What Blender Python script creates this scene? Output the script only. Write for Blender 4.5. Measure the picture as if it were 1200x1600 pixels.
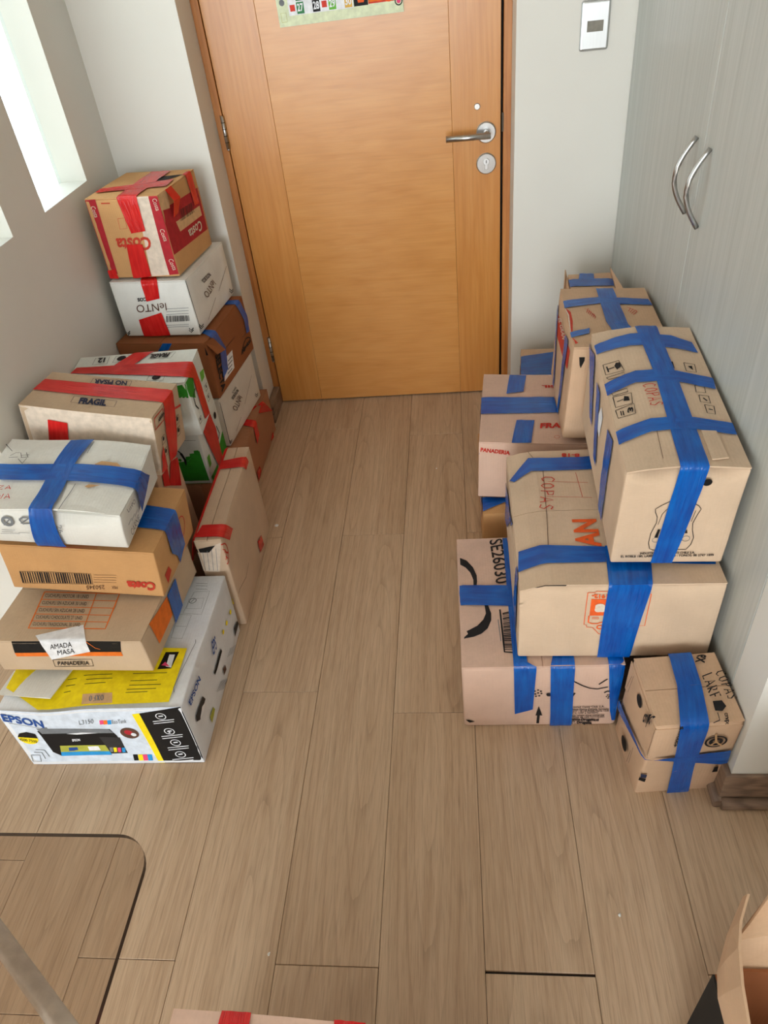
import bpy, bmesh, math, random
from mathutils import Vector, Matrix, noise

for o in list(bpy.data.objects):
    bpy.data.objects.remove(o)
scene = bpy.context.scene
COL = scene.collection

# ------------------------------------------------------------------ camera
cam_d = bpy.data.cameras.new('camera')
cam = bpy.data.objects.new('camera', cam_d)
COL.objects.link(cam)
right = Vector((0.99366436, 0.05971526, -0.09521154))
up = -Vector((-0.03550329, -0.63700194, -0.77004419))
back = -Vector((-0.10663332, 0.76854578, -0.63084603))
cam.matrix_world = Matrix(((right.x, up.x, back.x, 0), (right.y, up.y, back.y, 0), (right.z, up.z, back.z, 1.52), (0, 0, 0, 1)))
cam_d.sensor_width = 36
cam_d.lens = 36 * 1133 / 1600
cam_d.clip_start = 0.02
scene.camera = cam

# ------------------------------------------------------------------ daylight and exposure
world = bpy.data.worlds.new('daylight')
scene.world = world
world.use_nodes = True
bgn = world.node_tree.nodes['Background']
bgn.inputs[0].default_value = (0.86, 0.95, 1.0, 1)
bgn.inputs[1].default_value = 4.5


def area(name, loc, rot, sx, sy, power, color):
    l = bpy.data.lights.new(name, 'AREA')
    l.shape = 'RECTANGLE'
    l.size, l.size_y, l.energy, l.color = sx, sy, power, color
    o = bpy.data.objects.new(name, l)
    o.location, o.rotation_euler = loc, rot
    COL.objects.link(o)
    return o


# daylight entering by the glazed wall of the room behind the camera
area('window_daylight', (-1.1, -4.35, 1.42), (math.radians(90), 0, 0), 3.1, 1.95, 130, (0.95, 0.98, 1.0))
vs = scene.view_settings
vs.view_transform = 'Standard'
vs.look = 'None'
vs.gamma = 1
vs.use_curve_mapping = False
vs.exposure = 0.06


# ------------------------------------------------------------------ materials
def lin(c):
    r = []
    for v in c[:3]:
        v /= 255
        r.append(v / 12.92 if v <= 0.04045 else ((v + 0.055) / 1.055) ** 2.4)
    return (r[0], r[1], r[2], 1)


class NT:
    def __init__(s, name):
        s.m = bpy.data.materials.new(name)
        s.m.use_nodes = True
        s.t = s.m.node_tree
        s.b = s.t.nodes['Principled BSDF']

    def n(s, typ, **kw):
        x = s.t.nodes.new(typ)
        for k, v in kw.items():
            if k.startswith('i_'):
                x.inputs[k[2:].replace('_', ' ')].default_value = v
            else:
                setattr(x, k, v)
        return x

    def l(s, a, b):
        s.t.links.new(a, b)

    def coords(s, scale=(1, 1, 1), kind='Object', rnd=0.0):
        tc = s.n('ShaderNodeTexCoord')
        mp = s.n('ShaderNodeMapping')
        mp.inputs['Scale'].default_value = scale
        src = tc.outputs[kind]
        if rnd:
            oi = s.n('ShaderNodeObjectInfo')
            mu = s.n('ShaderNodeMath', operation='MULTIPLY')
            mu.inputs[1].default_value = rnd
            s.l(oi.outputs['Random'], mu.inputs[0])
            ad = s.n('ShaderNodeVectorMath', operation='ADD')
            s.l(src, ad.inputs[0])
            s.l(mu.outputs[0], ad.inputs[1])
            src = ad.outputs[0]
        s.l(src, mp.inputs['Vector'])
        return mp.outputs['Vector']

    def noise(s, vec, scale, detail=3, rough=0.55, dist=0.0):
        x = s.n('ShaderNodeTexNoise')
        x.inputs['Scale'].default_value = scale
        x.inputs['Detail'].default_value = detail
        x.inputs['Roughness'].default_value = rough
        x.inputs['Distortion'].default_value = dist
        s.l(vec, x.inputs['Vector'])
        return x.outputs['Fac']

    def ramp(s, fac, stops):
        r = s.n('ShaderNodeValToRGB')
        e = r.color_ramp.elements
        while len(e) < len(stops):
            e.new(0.5)
        for el, (p, c) in zip(e, stops):
            el.position = p
            el.color = c
        s.l(fac, r.inputs['Fac'])
        return r.outputs['Color']

    def mix(s, fac, a, b, mode='MIX'):
        x = s.n('ShaderNodeMix', data_type='RGBA', blend_type=mode)
        for sock, v in ((x.inputs[0], fac), (x.inputs[6], a), (x.inputs[7], b)):
            if hasattr(v, 'links'):
                s.l(v, sock)
            else:
                sock.default_value = v
        return x.outputs[2]

    def bump(s, h, strength, dist=0.001):
        x = s.n('ShaderNodeBump')
        x.inputs['Strength'].default_value = strength
        x.inputs['Distance'].default_value = dist
        s.l(h, x.inputs['Height'])
        s.l(x.outputs[0], s.b.inputs['Normal'])

    def fin(s, col=None, rough=0.6, **kw):
        if col is not None:
            if hasattr(col, 'links'):
                s.l(col, s.b.inputs['Base Color'])
            else:
                s.b.inputs['Base Color'].default_value = col
        s.b.inputs['Roughness'].default_value = rough
        for k, v in kw.items():
            s.b.inputs[k.replace('_', ' ')].default_value = v
        return s.m


def mulc(c, k):
    return (min(c[0] * k, 1), min(c[1] * k, 1), min(c[2] * k, 1), 1)


def m_card(name, rgb):
    t = NT(name)
    c = lin(rgb)
    f = t.noise(t.coords(), 9, 4)
    base = t.ramp(f, [(0.3, mulc(c, 0.9)), (0.7, mulc(c, 1.07))])
    fib = t.noise(t.coords((40, 40, 500)), 3, 2)
    base = t.mix(0.10, base, t.ramp(fib, [(0.35, mulc(c, 0.72)), (0.65, mulc(c, 1.2))]))
    w = t.n('ShaderNodeTexWave', wave_type='BANDS', bands_direction='X')
    w.inputs['Scale'].default_value = 48
    w.inputs['Distortion'].default_value = 0.4
    t.l(t.coords((1, 1, 0)), w.inputs['Vector'])
    add = t.n('ShaderNodeMath', operation='MULTIPLY_ADD')
    add.inputs[1].default_value = 0.35
    t.l(w.outputs['Fac'], add.inputs[0])
    t.l(t.noise(t.coords(), 30, 3), add.inputs[2])
    t.bump(add.outputs[0], 0.25, 0.0012)
    return t.fin(base, 0.82, Specular_IOR_Level=0.25)


def m_tape(name, rgb, dark, light):
    t = NT(name)
    v = t.coords((9, 95, 1), 'UV')
    f = t.noise(v, 1.0, 4, 0.6, 0.6)
    f2 = t.noise(t.coords((16, 16, 1), 'UV'), 1.0, 2, 0.5)
    col = t.mix(0.4, t.ramp(f, [(0.32, lin(dark)), (0.5, lin(rgb)), (0.72, lin(light))]), t.ramp(f2, [(0.3, lin(dark)), (0.7, lin(light))]))
    t.bump(t.noise(t.coords((14, 120, 1), 'UV'), 1.0, 4, 0.6, 1.2), 0.55, 0.003)
    return t.fin(col, 0.2, Specular_IOR_Level=0.45)


def m_ink(name, rgb, rough=0.7):
    t = NT(name)
    c = lin(rgb)
    f = t.noise(t.coords(), 60, 3)
    return t.fin(t.ramp(f, [(0.35, mulc(c, 0.9)), (0.7, mulc(c, 1.1))]), rough, Specular_IOR_Level=0.3)


def m_paint(name, rgb, rough=0.6):
    t = NT(name)
    c = lin(rgb)
    f = t.noise(t.coords(), 2.2, 3)
    t.bump(t.noise(t.coords(), 160, 2), 0.06, 0.001)
    return t.fin(t.ramp(f, [(0.3, mulc(c, 0.97)), (0.7, mulc(c, 1.02))]), rough)


def m_metal(name, rgb, rough=0.28):
    t = NT(name)
    f = t.noise(t.coords((200, 200, 6)), 2, 2)
    c = lin(rgb)
    return t.fin(t.ramp(f, [(0.3, mulc(c, 0.97)), (0.7, mulc(c, 1.03))]), rough, Metallic=1.0)


def m_wood(name, dark, mid, light, stretch, rough, grain=1.0, rnd=7.3, coat=0.0, fine=1.0, axis_fine=(240, 9, 240)):
    t = NT(name)
    v = t.coords(stretch, rnd=rnd)
    f1 = t.noise(v, 3.2, 5, 0.6, 1.4)
    w = t.n('ShaderNodeTexWave', wave_type='BANDS', bands_direction='X', wave_profile='SIN')
    w.inputs['Scale'].default_value = 2.6
    w.inputs['Distortion'].default_value = 9
    w.inputs['Detail'].default_value = 3
    w.inputs['Detail Scale'].default_value = 1.1
    t.l(v, w.inputs['Vector'])
    f2 = t.noise(t.coords(axis_fine, rnd=rnd), 1.0, 3, 0.6)
    a = t.ramp(f1, [(0.25, lin(dark)), (0.5, lin(mid)), (0.75, lin(light))])
    b = t.ramp(w.outputs['Fac'], [(0.0, mulc(lin(dark), 0.92)), (0.35, lin(mid)), (1.0, lin(light))])
    c = t.mix(0.42 * grain, a, b)
    d = t.ramp(f2, [(0.32, (0.62, 0.60, 0.58, 1)), (0.55, (1, 1, 1, 1)), (0.8, (1.0, 1.0, 1.0, 1))])
    c = t.mix(0.45 * fine, c, d, 'MULTIPLY')
    t.bump(f2, 0.12, 0.0008)
    return t.fin(c, rough, Coat_Weight=coat, Coat_Roughness=0.25)


def m_oak():
    """oak-look vinyl: broad tone bands, faint cathedral figure, fine pores"""
    t = NT('oak_vinyl_plank')
    r = 7.3
    broad = t.noise(t.coords((16, 0.9, 1), rnd=r), 1.0, 3, 0.5, 0.5)
    mid = t.noise(t.coords((60, 2.4, 1), rnd=r), 1.0, 4, 0.6, 1.2)
    fine = t.noise(t.coords((460, 16, 1), rnd=r), 1.0, 3, 0.6)
    w = t.n('ShaderNodeTexWave', wave_type='RINGS', rings_direction='SPHERICAL', wave_profile='SAW')
    w.inputs['Scale'].default_value = 2.4
    w.inputs['Distortion'].default_value = 2.6
    w.inputs['Detail'].default_value = 3
    w.inputs['Detail Scale'].default_value = 1.3
    tc = t.n('ShaderNodeTexCoord')
    oi = t.n('ShaderNodeObjectInfo')
    shift = t.n('ShaderNodeTexWhiteNoise', noise_dimensions='1D')
    t.l(oi.outputs['Random'], shift.inputs['W'])
    off = t.n('ShaderNodeVectorMath', operation='MULTIPLY_ADD')
    off.inputs[1].default_value = (0.16, 1.1, 0)
    off.inputs[2].default_value = (-0.08, -0.55, 0)
    t.l(shift.outputs['Color'], off.inputs[0])
    pos = t.n('ShaderNodeVectorMath', operation='ADD')
    t.l(tc.outputs['Object'], pos.inputs[0])
    t.l(off.outputs[0], pos.inputs[1])
    sc = t.n('ShaderNodeVectorMath', operation='MULTIPLY')
    sc.inputs[1].default_value = (8, 0.75, 0)
    t.l(pos.outputs[0], sc.inputs[0])
    t.l(sc.outputs[0], w.inputs['Vector'])
    knot = t.noise(t.coords((9, 3.2, 1), rnd=r * 2), 1.0, 2, 0.5, 0.3)
    c = t.ramp(broad, [(0.3, lin((182, 153, 123))), (0.5, lin((198, 169, 139))), (0.72, lin((214, 189, 160)))])
    c = t.mix(0.5, c, t.ramp(mid, [(0.3, lin((172, 142, 112))), (0.55, lin((200, 171, 141))), (0.75, lin((212, 186, 157)))]))
    c = t.mix(0.42, c, t.ramp(w.outputs['Fac'], [(0.0, (0.62, 0.60, 0.58, 1)), (0.25, (0.95, 0.95, 0.95, 1)), (1.0, (1, 1, 1, 1))]), 'MULTIPLY')
    c = t.mix(0.38, c, t.ramp(fine, [(0.34, (0.55, 0.53, 0.51, 1)), (0.52, (1, 1, 1, 1))]), 'MULTIPLY')
    c = t.mix(0.5, c, t.ramp(knot, [(0.66, (1, 1, 1, 1)), (0.80, (0.66, 0.62, 0.58, 1))]), 'MULTIPLY')
    t.bump(fine, 0.10, 0.0006)
    return t.fin(c, 0.44)


MAT = {}
for k, c in dict(carton_kraft=(208, 174, 143), carton_pink=(214, 181, 161), carton_tan=(206, 158, 106), carton_beige=(200, 175, 147),
                 carton_sand=(210, 184, 157), carton_brown=(150, 92, 56), carton_rust=(176, 124, 92), carton_white=(228, 228, 222), carton_cream=(222, 216, 205),
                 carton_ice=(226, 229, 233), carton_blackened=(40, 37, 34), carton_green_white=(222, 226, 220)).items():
    MAT[k] = m_card(k, c)
MAT['blue'] = m_tape('blue_tape', (0, 84, 176), (0, 62, 146), (4, 108, 198))
MAT['red'] = m_tape('red_tape', (214, 26, 26), (184, 14, 20), (230, 52, 46))
for k, c in dict(ink=(28, 27, 30), black=(16, 14, 14), grey_ink=(120, 124, 128), dark_grey=(48, 46, 46), brown_ink=(92, 62, 48), red_ink=(196, 52, 40), logo_red=(196, 62, 44),
                 crimson=(176, 38, 48), pale=(222, 206, 188), kraft_label=(214, 176, 132), kraft=(196, 156, 112), tangerine=(232, 96, 40), orange=(234, 118, 36), navy=(38, 46, 74),
                 ice=(212, 222, 234), yellow=(250, 222, 20), epson_blue=(34, 76, 150), pink=(228, 72, 120), cyan=(40, 150, 216), lime=(176, 178, 70), lime2=(110, 186, 70),
                 green_ink=(48, 146, 40), paper=(234, 236, 240)).items():
    MAT[k] = m_ink('print_' + k, c)  # print_black also paints the dark inside of holes and slots
for k, c in dict(cal_paper=(222, 230, 196), cal_red=(214, 66, 52), cal_green=(60, 132, 84), cal_gold=(222, 178, 84), dark_grey_rocker=(138, 134, 124)).items():
    MAT[k] = m_ink('print_' + k, c)
MAT['wall'] = m_paint('wall_paint', (224, 222, 214))
MAT['ceiling'] = m_paint('ceiling_paint', (236, 235, 230))
MAT['floor_plank'] = m_oak()
MAT['subfloor'] = m_paint('subfloor_dark', (26, 22, 20))
MAT['baseboard'] = m_wood('baseboard_wood', (104, 84, 70), (134, 110, 92), (164, 138, 116), (2, 2, 14), 0.55, axis_fine=(9, 9, 240))
MAT['door_v'] = m_wood('door_veneer_upright', (190, 122, 54), (202, 136, 66), (210, 148, 78), (7, 7, 0.6), 0.3, 0.35, coat=0.25, fine=0.35, axis_fine=(240, 240, 7))
MAT['door_h'] = m_wood('door_veneer_level', (198, 132, 62), (207, 143, 73), (214, 153, 84), (0.7, 7, 7), 0.3, 0.35, coat=0.25, fine=0.35, axis_fine=(7, 240, 240))
MAT['door_frame'] = m_wood('door_frame_wood', (160, 92, 34), (184, 116, 54), (204, 140, 76), (7, 7, 0.6), 0.4, 0.5, fine=0.4, axis_fine=(240, 240, 7))
MAT['wardrobe'] = m_wood('wardrobe_laminate', (178, 182, 176), (190, 194, 189), (202, 204, 199), (16, 16, 0.35), 0.42, 0.25, fine=0.22, axis_fine=(150, 150, 3))
MAT['steel'] = m_metal('brushed_steel', (186, 186, 184), 0.3)
MAT['silver'] = m_metal('silver_plate', (206, 208, 208), 0.34)
MAT['dark_metal'] = m_metal('dark_metal', (70, 64, 56), 0.4)
MAT['seam'] = m_ink('shadow_gap', (14, 10, 8))
MAT['pale_metal'] = m_ink('pale_lacquered_metal', (246, 242, 236), 0.4)
MAT['crumb'] = m_ink('crumb_white', (240, 240, 236))
t = NT('window_glass')
tr = t.n('ShaderNodeBsdfTransparent')
tr.inputs[0].default_value = (0.96, 0.99, 1, 1)
gl = t.n('ShaderNodeBsdfGlossy')
gl.inputs['Roughness'].default_value = 0.02
mx = t.n('ShaderNodeMixShader')
mx.inputs[0].default_value = 0.06
t.l(tr.outputs[0], mx.inputs[1])
t.l(gl.outputs[0], mx.inputs[2])
t.l(mx.outputs[0], t.t.nodes['Material Output'].inputs[0])
MAT['glass'] = t.m
t = NT('smoked_glass')
tr = t.n('ShaderNodeBsdfTransparent')
smf = t.noise(t.coords(), 3, 2)
t.l(t.ramp(smf, [(0.3, (0.70, 0.63, 0.56, 1)), (0.7, (0.73, 0.66, 0.59, 1))]), tr.inputs[0])
gl = t.n('ShaderNodeBsdfGlossy')
gl.inputs['Roughness'].default_value = 0.03
lw = t.n('ShaderNodeFresnel')
lw.inputs['IOR'].default_value = 1.5
mx = t.n('ShaderNodeMixShader')
t.l(lw.outputs[0], mx.inputs[0])
t.l(tr.outputs[0], mx.inputs[1])
t.l(gl.outputs[0], mx.inputs[2])
t.l(mx.outputs[0], t.t.nodes['Material Output'].inputs[0])
MAT['smoked'] = t.m
MAT['glass_edge'] = m_ink('smoked_glass_edge', (42, 26, 26), 0.15)


# ------------------------------------------------------------------ object helpers
def link(name, mesh, mat, parent=None, smooth=False):
    o = bpy.data.objects.new(name, mesh)
    COL.objects.link(o)
    if mat is not None:
        mesh.materials.clear()
        mesh.materials.append(MAT[mat])
    if smooth:
        for p in mesh.polygons:
            p.use_smooth = True
    o.parent = parent
    return o


def from_bm(bm, name):
    me = bpy.data.meshes.new(name)
    bmesh.ops.recalc_face_normals(bm, faces=bm.faces[:])
    bm.to_mesh(me)
    bm.free()
    return me


def empty(name, loc=(0, 0, 0), rot=(0, 0, 0)):
    o = bpy.data.objects.new(name, None)
    o.empty_display_size = 0.05
    o.location, o.rotation_euler = loc, rot
    COL.objects.link(o)
    return o


def tag(o, label, cat, group=None):
    o['label'], o['category'] = label, cat
    if group:
        o['group'] = group
    return o


def struct(o):
    o['kind'] = 'structure'
    return o


def bm_box(bm, x0, x1, y0, y1, z0, z1, bev=0.0, seg=2):
    r = bmesh.ops.create_cube(bm, size=1)
    for v in r['verts']:
        v.co = Vector(((x0 + x1) / 2 + v.co.x * (x1 - x0), (y0 + y1) / 2 + v.co.y * (y1 - y0), (z0 + z1) / 2 + v.co.z * (z1 - z0)))
    if bev:
        es = {e for v in r['verts'] for e in v.link_edges}
        bmesh.ops.bevel(bm, geom=list(es), offset=bev, segments=seg, affect='EDGES', profile=0.5)


def box(name, x0, x1, y0, y1, z0, z1, mat, parent=None, bev=0.0, origin=None):
    bm = bmesh.new()
    bm_box(bm, x0, x1, y0, y1, z0, z1, bev)
    if origin is not None:
        bmesh.ops.translate(bm, verts=bm.verts, vec=-Vector(origin))
    o = link(name, from_bm(bm, name), mat, parent)
    if origin is not None:
        o.location = origin
    return o


def tube(name, pts, r, mat, parent=None, n=12, caps=True):
    bm = bmesh.new()
    pts = [Vector(p) for p in pts]
    rings = []
    for i, p in enumerate(pts):
        d = (pts[min(i + 1, len(pts) - 1)] - pts[max(i - 1, 0)]).normalized()
        a = d.cross(Vector((0, 0, 1)))
        if a.length < 0.01:
            a = d.cross(Vector((0, 1, 0)))
        a.normalize()
        b = d.cross(a)
        rr = r[i] if isinstance(r, (list, tuple)) else r
        rings.append([bm.verts.new(p + (a * math.cos(k * 2 * math.pi / n) + b * math.sin(k * 2 * math.pi / n)) * rr) for k in range(n)])
    for A, B in zip(rings, rings[1:]):
        for k in range(n):
            bm.faces.new((A[k], A[(k + 1) % n], B[(k + 1) % n], B[k]))
    if caps:
        bm.faces.new(rings[0])
        bm.faces.new(rings[-1][::-1])
    o = link(name, from_bm(bm, name), mat, parent, True)
    if caps:
        for p in o.data.polygons:
            p.use_smooth = len(p.vertices) == 4
    return o


def disc_y(name, cx, cz, y0, y1, r, mat, parent=None, bev=0.002):
    """a disc whose axis runs along y, its face towards -y at y0"""
    prof = [(y1, r), (y0 + bev, r), (y0, r - bev), (y0, 0.0001)]
    bm = bmesh.new()
    n = 32
    rings = [[bm.verts.new((cx + rr * math.cos(k * 2 * math.pi / n), y, cz + rr * math.sin(k * 2 * math.pi / n))) for k in range(n)] for y, rr in prof]
    for A, B in zip(rings, rings[1:]):
        for k in range(n):
            bm.faces.new((A[k], A[(k + 1) % n], B[(k + 1) % n], B[k]))
    return link(name, from_bm(bm, name), mat, parent)


# ------------------------------------------------------------------ the room
XL, XR, YW, YD = -1.068, 0.529, 2.45, 2.598
floor = struct(box('floor', -3.2, 2.6, -4.4, 2.75, -0.06, -0.008, 'subfloor'))
# oak planks: seven visible courses, every board its own piece
rnd = random.Random(4)
PW = 0.199
plank_cache = {}


def plank(x0, y0, y1):
    L = round(y1 - y0, 3)
    if L not in plank_cache:
        bm = bmesh.new()
        bm_box(bm, -PW / 2 + 0.0004, PW / 2 - 0.0004, -L / 2 + 0.0005, L / 2 - 0.0005, -0.008, 0, 0.0009, 1)
        plank_cache[L] = from_bm(bm, 'plank')
    o = link('plank', plank_cache[L], 'floor_plank', floor)
    o.location = (x0 + PW / 2, (y0 + y1) / 2, 0)


first = {-2: 0.503, -1: 1.132, 0: 0.502, 1: 1.066, 2: 0.4985, 3: 1.10, 4: 0.507}
for k in range(-14, 11):
    x0 = -0.584 + PW * (k + 1)
    if x0 < -3.2 or x0 + PW > 2.6:
        continue
    j = first.get(k, rnd.uniform(0.1, 1.2))
    js = [j + 1.238 * i for i in range(-5, 4)]
    js = [-4.4] + [v for v in js if -4.3 < v < 2.58] + [2.62]
    for a, b in zip(js, js[1:]):
        if k == 2 and abs(a - 0.4985) < 1e-3:
            a += 0.0035
        plank(x0, a, b)

# walls
w = bmesh.new()
bm_box(w, XL - 0.09, XL, 2.30 - 0.078, YW, 0, 2.45)
bm_box(w, XL - 0.09, XL, 1.74, 1.926, 0, 2.45)
bm_box(w, XL - 0.09, XL, 1.34, 1.45, 0, 2.45)
for a, b in ((1.926, 2.222), (1.45, 1.74)):
    bm_box(w, XL - 0.09, XL, a, b, 0, 1.005)
    bm_box(w, XL - 0.09, XL, a, b, 2.15, 2.45)
struct(link('wall_left', from_bm(w, 'wall_left'), 'wall'))
struct(box('wall_left_return', -3.2, XL - 0.09, 1.34, 1.45, 0, 2.45, 'wall'))
w = bmesh.new()
bm_box(w, XL - 0.09, -0.752, YW, YW + 0.30, 0, 2.45)
bm_box(w, 0.2, 1.25, YW, YW + 0.30, 0, 2.45)
bm_box(w, -0.752, 0.2, YW, YW + 0.30, 2.12, 2.45)
bm_box(w, -0.752, 0.2, YD + 0.06, YW + 0.30, 0, 2.12)
struct(link('wall_front', from_bm(w, 'wall_front'), 'wall'))
struct(box('wall_right', XR, 2.6, 0.842, 0.944, 0, 2.45, 'wall'))
struct(box('wall_far_left', -3.3, -3.2, -4.5, 1.45, 0, 2.45, 'wall'))
struct(box('wall_far_right', 2.6, 2.7, -4.5, 0.944, 0, 2.45, 'wall'))
w = bmesh.new()
bm_box(w, -3.3, -2.7, -4.52, -4.4, 0, 2.45)
bm_box(w, 0.5, 2.7, -4.52, -4.4, 0, 2.45)
bm_box(w, -2.7, 0.5, -4.52, -4.4, 0, 0.4)
bm_box(w, -2.7, 0.5, -4.52, -4.4, 2.42, 2.45)
struct(link('wall_back', from_bm(w, 'wall_back'), 'wall'))
struct(box('ceiling', -3.3, 2.7, -4.52, 2.75, 2.45, 2.52, 'ceiling'))

# slot windows in the left wall
for n, (a, b) in enumerate(((1.926, 2.222), (1.45, 1.74))):
    o = struct(empty('window_%d' % (n + 1), (XL - 0.083, (a + b) / 2, 1.005)))
    box('pane', -0.004, 0.004, a - (a + b) / 2 + 0.0005, b - (a + b) / 2 - 0.0005, 0.0005, 1.144, 'glass', o)

# baseboards: reveal beside the door, front wall, right wall end
bb = bmesh.new()
bm_box(bb, -0.752, -0.727, YW - 0.012, YD, 0, 0.078, 0.003)
bm_box(bb, XL, -0.727, YW - 0.014, YW, 0, 0.078, 0.003)
struct(link('baseboard_front_left', from_bm(bb, 'baseboard'), 'baseboard'))
struct(box('baseboard_front_right', 0.2, XR, YW - 0.014, YW, 0, 0.078, 'baseboard', bev=0.003))
bb = bmesh.new()
bm_box(bb, XR - 0.004, 2.6, 0.834, 0.842, 0.026, 0.105, 0.002)
bm_box(bb, XR - 0.012, XR, 0.834, 0.944, 0.026, 0.105, 0.002)
br = struct(link('baseboard_right', from_bm(bb, 'baseboard'), 'baseboard'))
for nm, pts in (('quarter_round', [(XR - 0.008, 0.828, 0.012), (2.6, 0.828, 0.012)]), ('quarter_round', [(XR - 0.012, 0.826, 0.012), (XR - 0.012, 0.944, 0.012)])):
    tube(nm, pts, 0.0135, 'baseboard', br, 10)

# ------------------------------------------------------------------ front door
door = struct(empty('door_1', (-0.28, YD, 0)))
D = (-0.28, YD, 0)


def dbox(name, x0, x1, y0, y1, z0, z1, mat, parent=None, bev=0.0):
    o = box(name, x0 - D[0], x1 - D[0], y0 - D[1], y1 - D[1], z0, z1, mat, parent or door, bev)
    return o


dbox('hinge_stile', -0.725, -0.5605, YD, YD + 0.04, 0.006, 2.08, 'door_v', bev=0.001)
dbox('centre_panel', -0.560, 0.0125, YD, YD + 0.04, 0.006, 2.08, 'door_h', bev=0.0006)
dbox('lock_stile', 0.013, 0.1675, YD, YD + 0.04, 0.006, 2.08, 'door_v', bev=0.001)
fr = empty('door_frame', (0, 0, 0))
fr.parent = door
dbox('jamb', -0.752, -0.7275, YD - 0.004, YD + 0.05, 0, 2.12, 'door_frame', fr, 0.001)
dbox('jamb', 0.1755, 0.2, YD - 0.004, YD + 0.05, 0, 2.12, 'door_frame', fr, 0.001)
dbox('lintel', -0.752, 0.2, YD - 0.004, YD + 0.05, 2.085, 2.12, 'door_frame', fr, 0.001)
dbox('shadow_gap', -0.7275, 0.1755, YD + 0.03, YD + 0.055, 0.0, 2.085, 'seam', fr)
for z0, z1 in ((0.978, 1.077), (0.198, 0.298), (1.80, 1.90)):
    hg = tube('hinge', [(-0.7275 - D[0], -0.009, z0), (-0.7275 - D[0], -0.009, z1)], 0.0062, 'steel', door, 12)
    for q in range(1, 5):
        z = z0 + (z1 - z0) * q / 5
        tube('knuckle_gap', [(-0.7275 - D[0], -0.009, z - 0.001), (-0.7275 - D[0], -0.009, z + 0.001)], 0.0066, 'dark_metal', hg, 12)
    tube('finial', [(-0.7275 - D[0], -0.009, z0 - 0.006), (-0.7275 - D[0], -0.009, z0)], [0.003, 0.0055], 'steel', hg, 12)
hd = disc_y('handle_rose', 0.121 - D[0], 0.957, -0.010, 0.0, 0.0315, 'steel', door, 0.003)
tube('handle_neck', [(0.121 - D[0], -0.008, 0.957), (0.121 - D[0], -0.05, 0.957)], 0.0095, 'steel', hd, 16)
tube('lever', [(0.133 - D[0], -0.055, 0.957), (-0.008 - D[0], -0.055, 0.957)], 0.0095, 'steel', hd, 16)
lk = disc_y('lock_rose', 0.121 - D[0], 0.863, -0.008, 0.0, 0.0325, 'steel', door, 0.003)
disc_y('cylinder', 0.121 - D[0], 0.870, -0.011, -0.004, 0.0105, 'silver', lk, 0.001)
dbox('cylinder_tail', 0.116, 0.126, YD - 0.0105, YD - 0.004, 0.846, 0.866, 'silver', lk, 0.001)
dbox('keyhole', 0.1198, 0.1222, YD - 0.0116, YD - 0.010, 0.866, 0.875, 'seam', lk)
disc_y('latch_button', 0.0935 - D[0], 1.033, -0.006, 0.0, 0.0095, 'steel', door, 0.0015)
dbox('strike_plate', 0.171, 0.1765, YD - 0.0055, YD, 0.955, 1.01, 'dark_metal')


# ------------------------------------------------------------------ flat print helpers (text, strokes)
def text_mesh(s, bold):
    c = bpy.data.curves.new('t', 'FONT')
    c.body = s
    c.dimensions = '2D'
    c.fill_mode = 'BOTH'
    c.offset = bold
    c.resolution_u = 3
    o = bpy.data.objects.new('t', c)
    COL.objects.link(o)
    bpy.context.view_layer.update()
    me = bpy.data.meshes.new_from_object(o.evaluated_get(bpy.context.evaluated_depsgraph_get()))
    V = [(v.co.x, v.co.y) for v in me.vertices]
    F = [tuple(p.vertices) for p in me.polygons]
    bpy.data.objects.remove(o)
    bpy.data.meshes.remove(me)
    bpy.data.curves.remove(c)
    xs = [v[0] for v in V]
    x0, x1 = min(xs), max(xs)
    cap = 0.70
    return [((x - x0) / (x1 - x0), y / cap) for x, y in V], F


STROKES = {'C': [[(.9, .85), (.5, 1), (.12, .75), (.1, .3), (.45, 0), (.9, .15)]], 'O': [[(.5, 1), (.1, .7), (.15, .2), (.5, 0), (.88, .25), (.85, .75), (.5, 1)]],
           'P': [[(.2, 0), (.2, 1), (.8, .95), (.85, .6), (.2, .45)]], 'A': [[(.05, 0), (.5, 1), (.95, 0)], [(.2, .35), (.8, .35)]],
           'S': [[(.85, .85), (.45, 1), (.15, .75), (.8, .35), (.6, .02), (.1, .1)]], 'L': [[(.2, 1), (.2, 0), (.85, .02)]],
           'R': [[(.2, 0), (.2, 1), (.8, .85), (.7, .5), (.2, .45), (.9, 0)]], 'F': [[(.2, 0), (.2, 1), (.9, 1)], [(.2, .5), (.7, .5)]],
           'Z': [[(.1, 1), (.9, 1), (.1, 0), (.9, 0)]], 'X': [[(.1, 1), (.9, 0)], [(.9, 1), (.1, 0)]], 'W': [[(0, 1), (.25, 0), (.5, .8), (.75, 0), (1, 1)]]}


def ribbon(pts, wd, step=0.02):
    """flat ribbon along a 2-D polyline"""
    P = []
    for a, b in zip(pts, pts[1:]):
        n = max(1, int(math.dist(a, b) / step))
        P += [(a[0] + (b[0] - a[0]) * i / n, a[1] + (b[1] - a[1]) * i / n) for i in range(n)]
    P.append(pts[-1])
    V, F = [], []
    for i, p in enumerate(P):
        a, b = P[max(i - 1, 0)], P[min(i + 1, len(P) - 1)]
        dx, dy = b[0] - a[0], b[1] - a[1]
        l = math.hypot(dx, dy) or 1
        V += [(p[0] - dy / l * wd / 2, p[1] + dx / l * wd / 2), (p[0] + dy / l * wd / 2, p[1] - dx / l * wd / 2)]
        if i:
            k = 2 * i
            F.append((k - 2, k - 1, k + 1, k))
    return V, F


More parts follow.
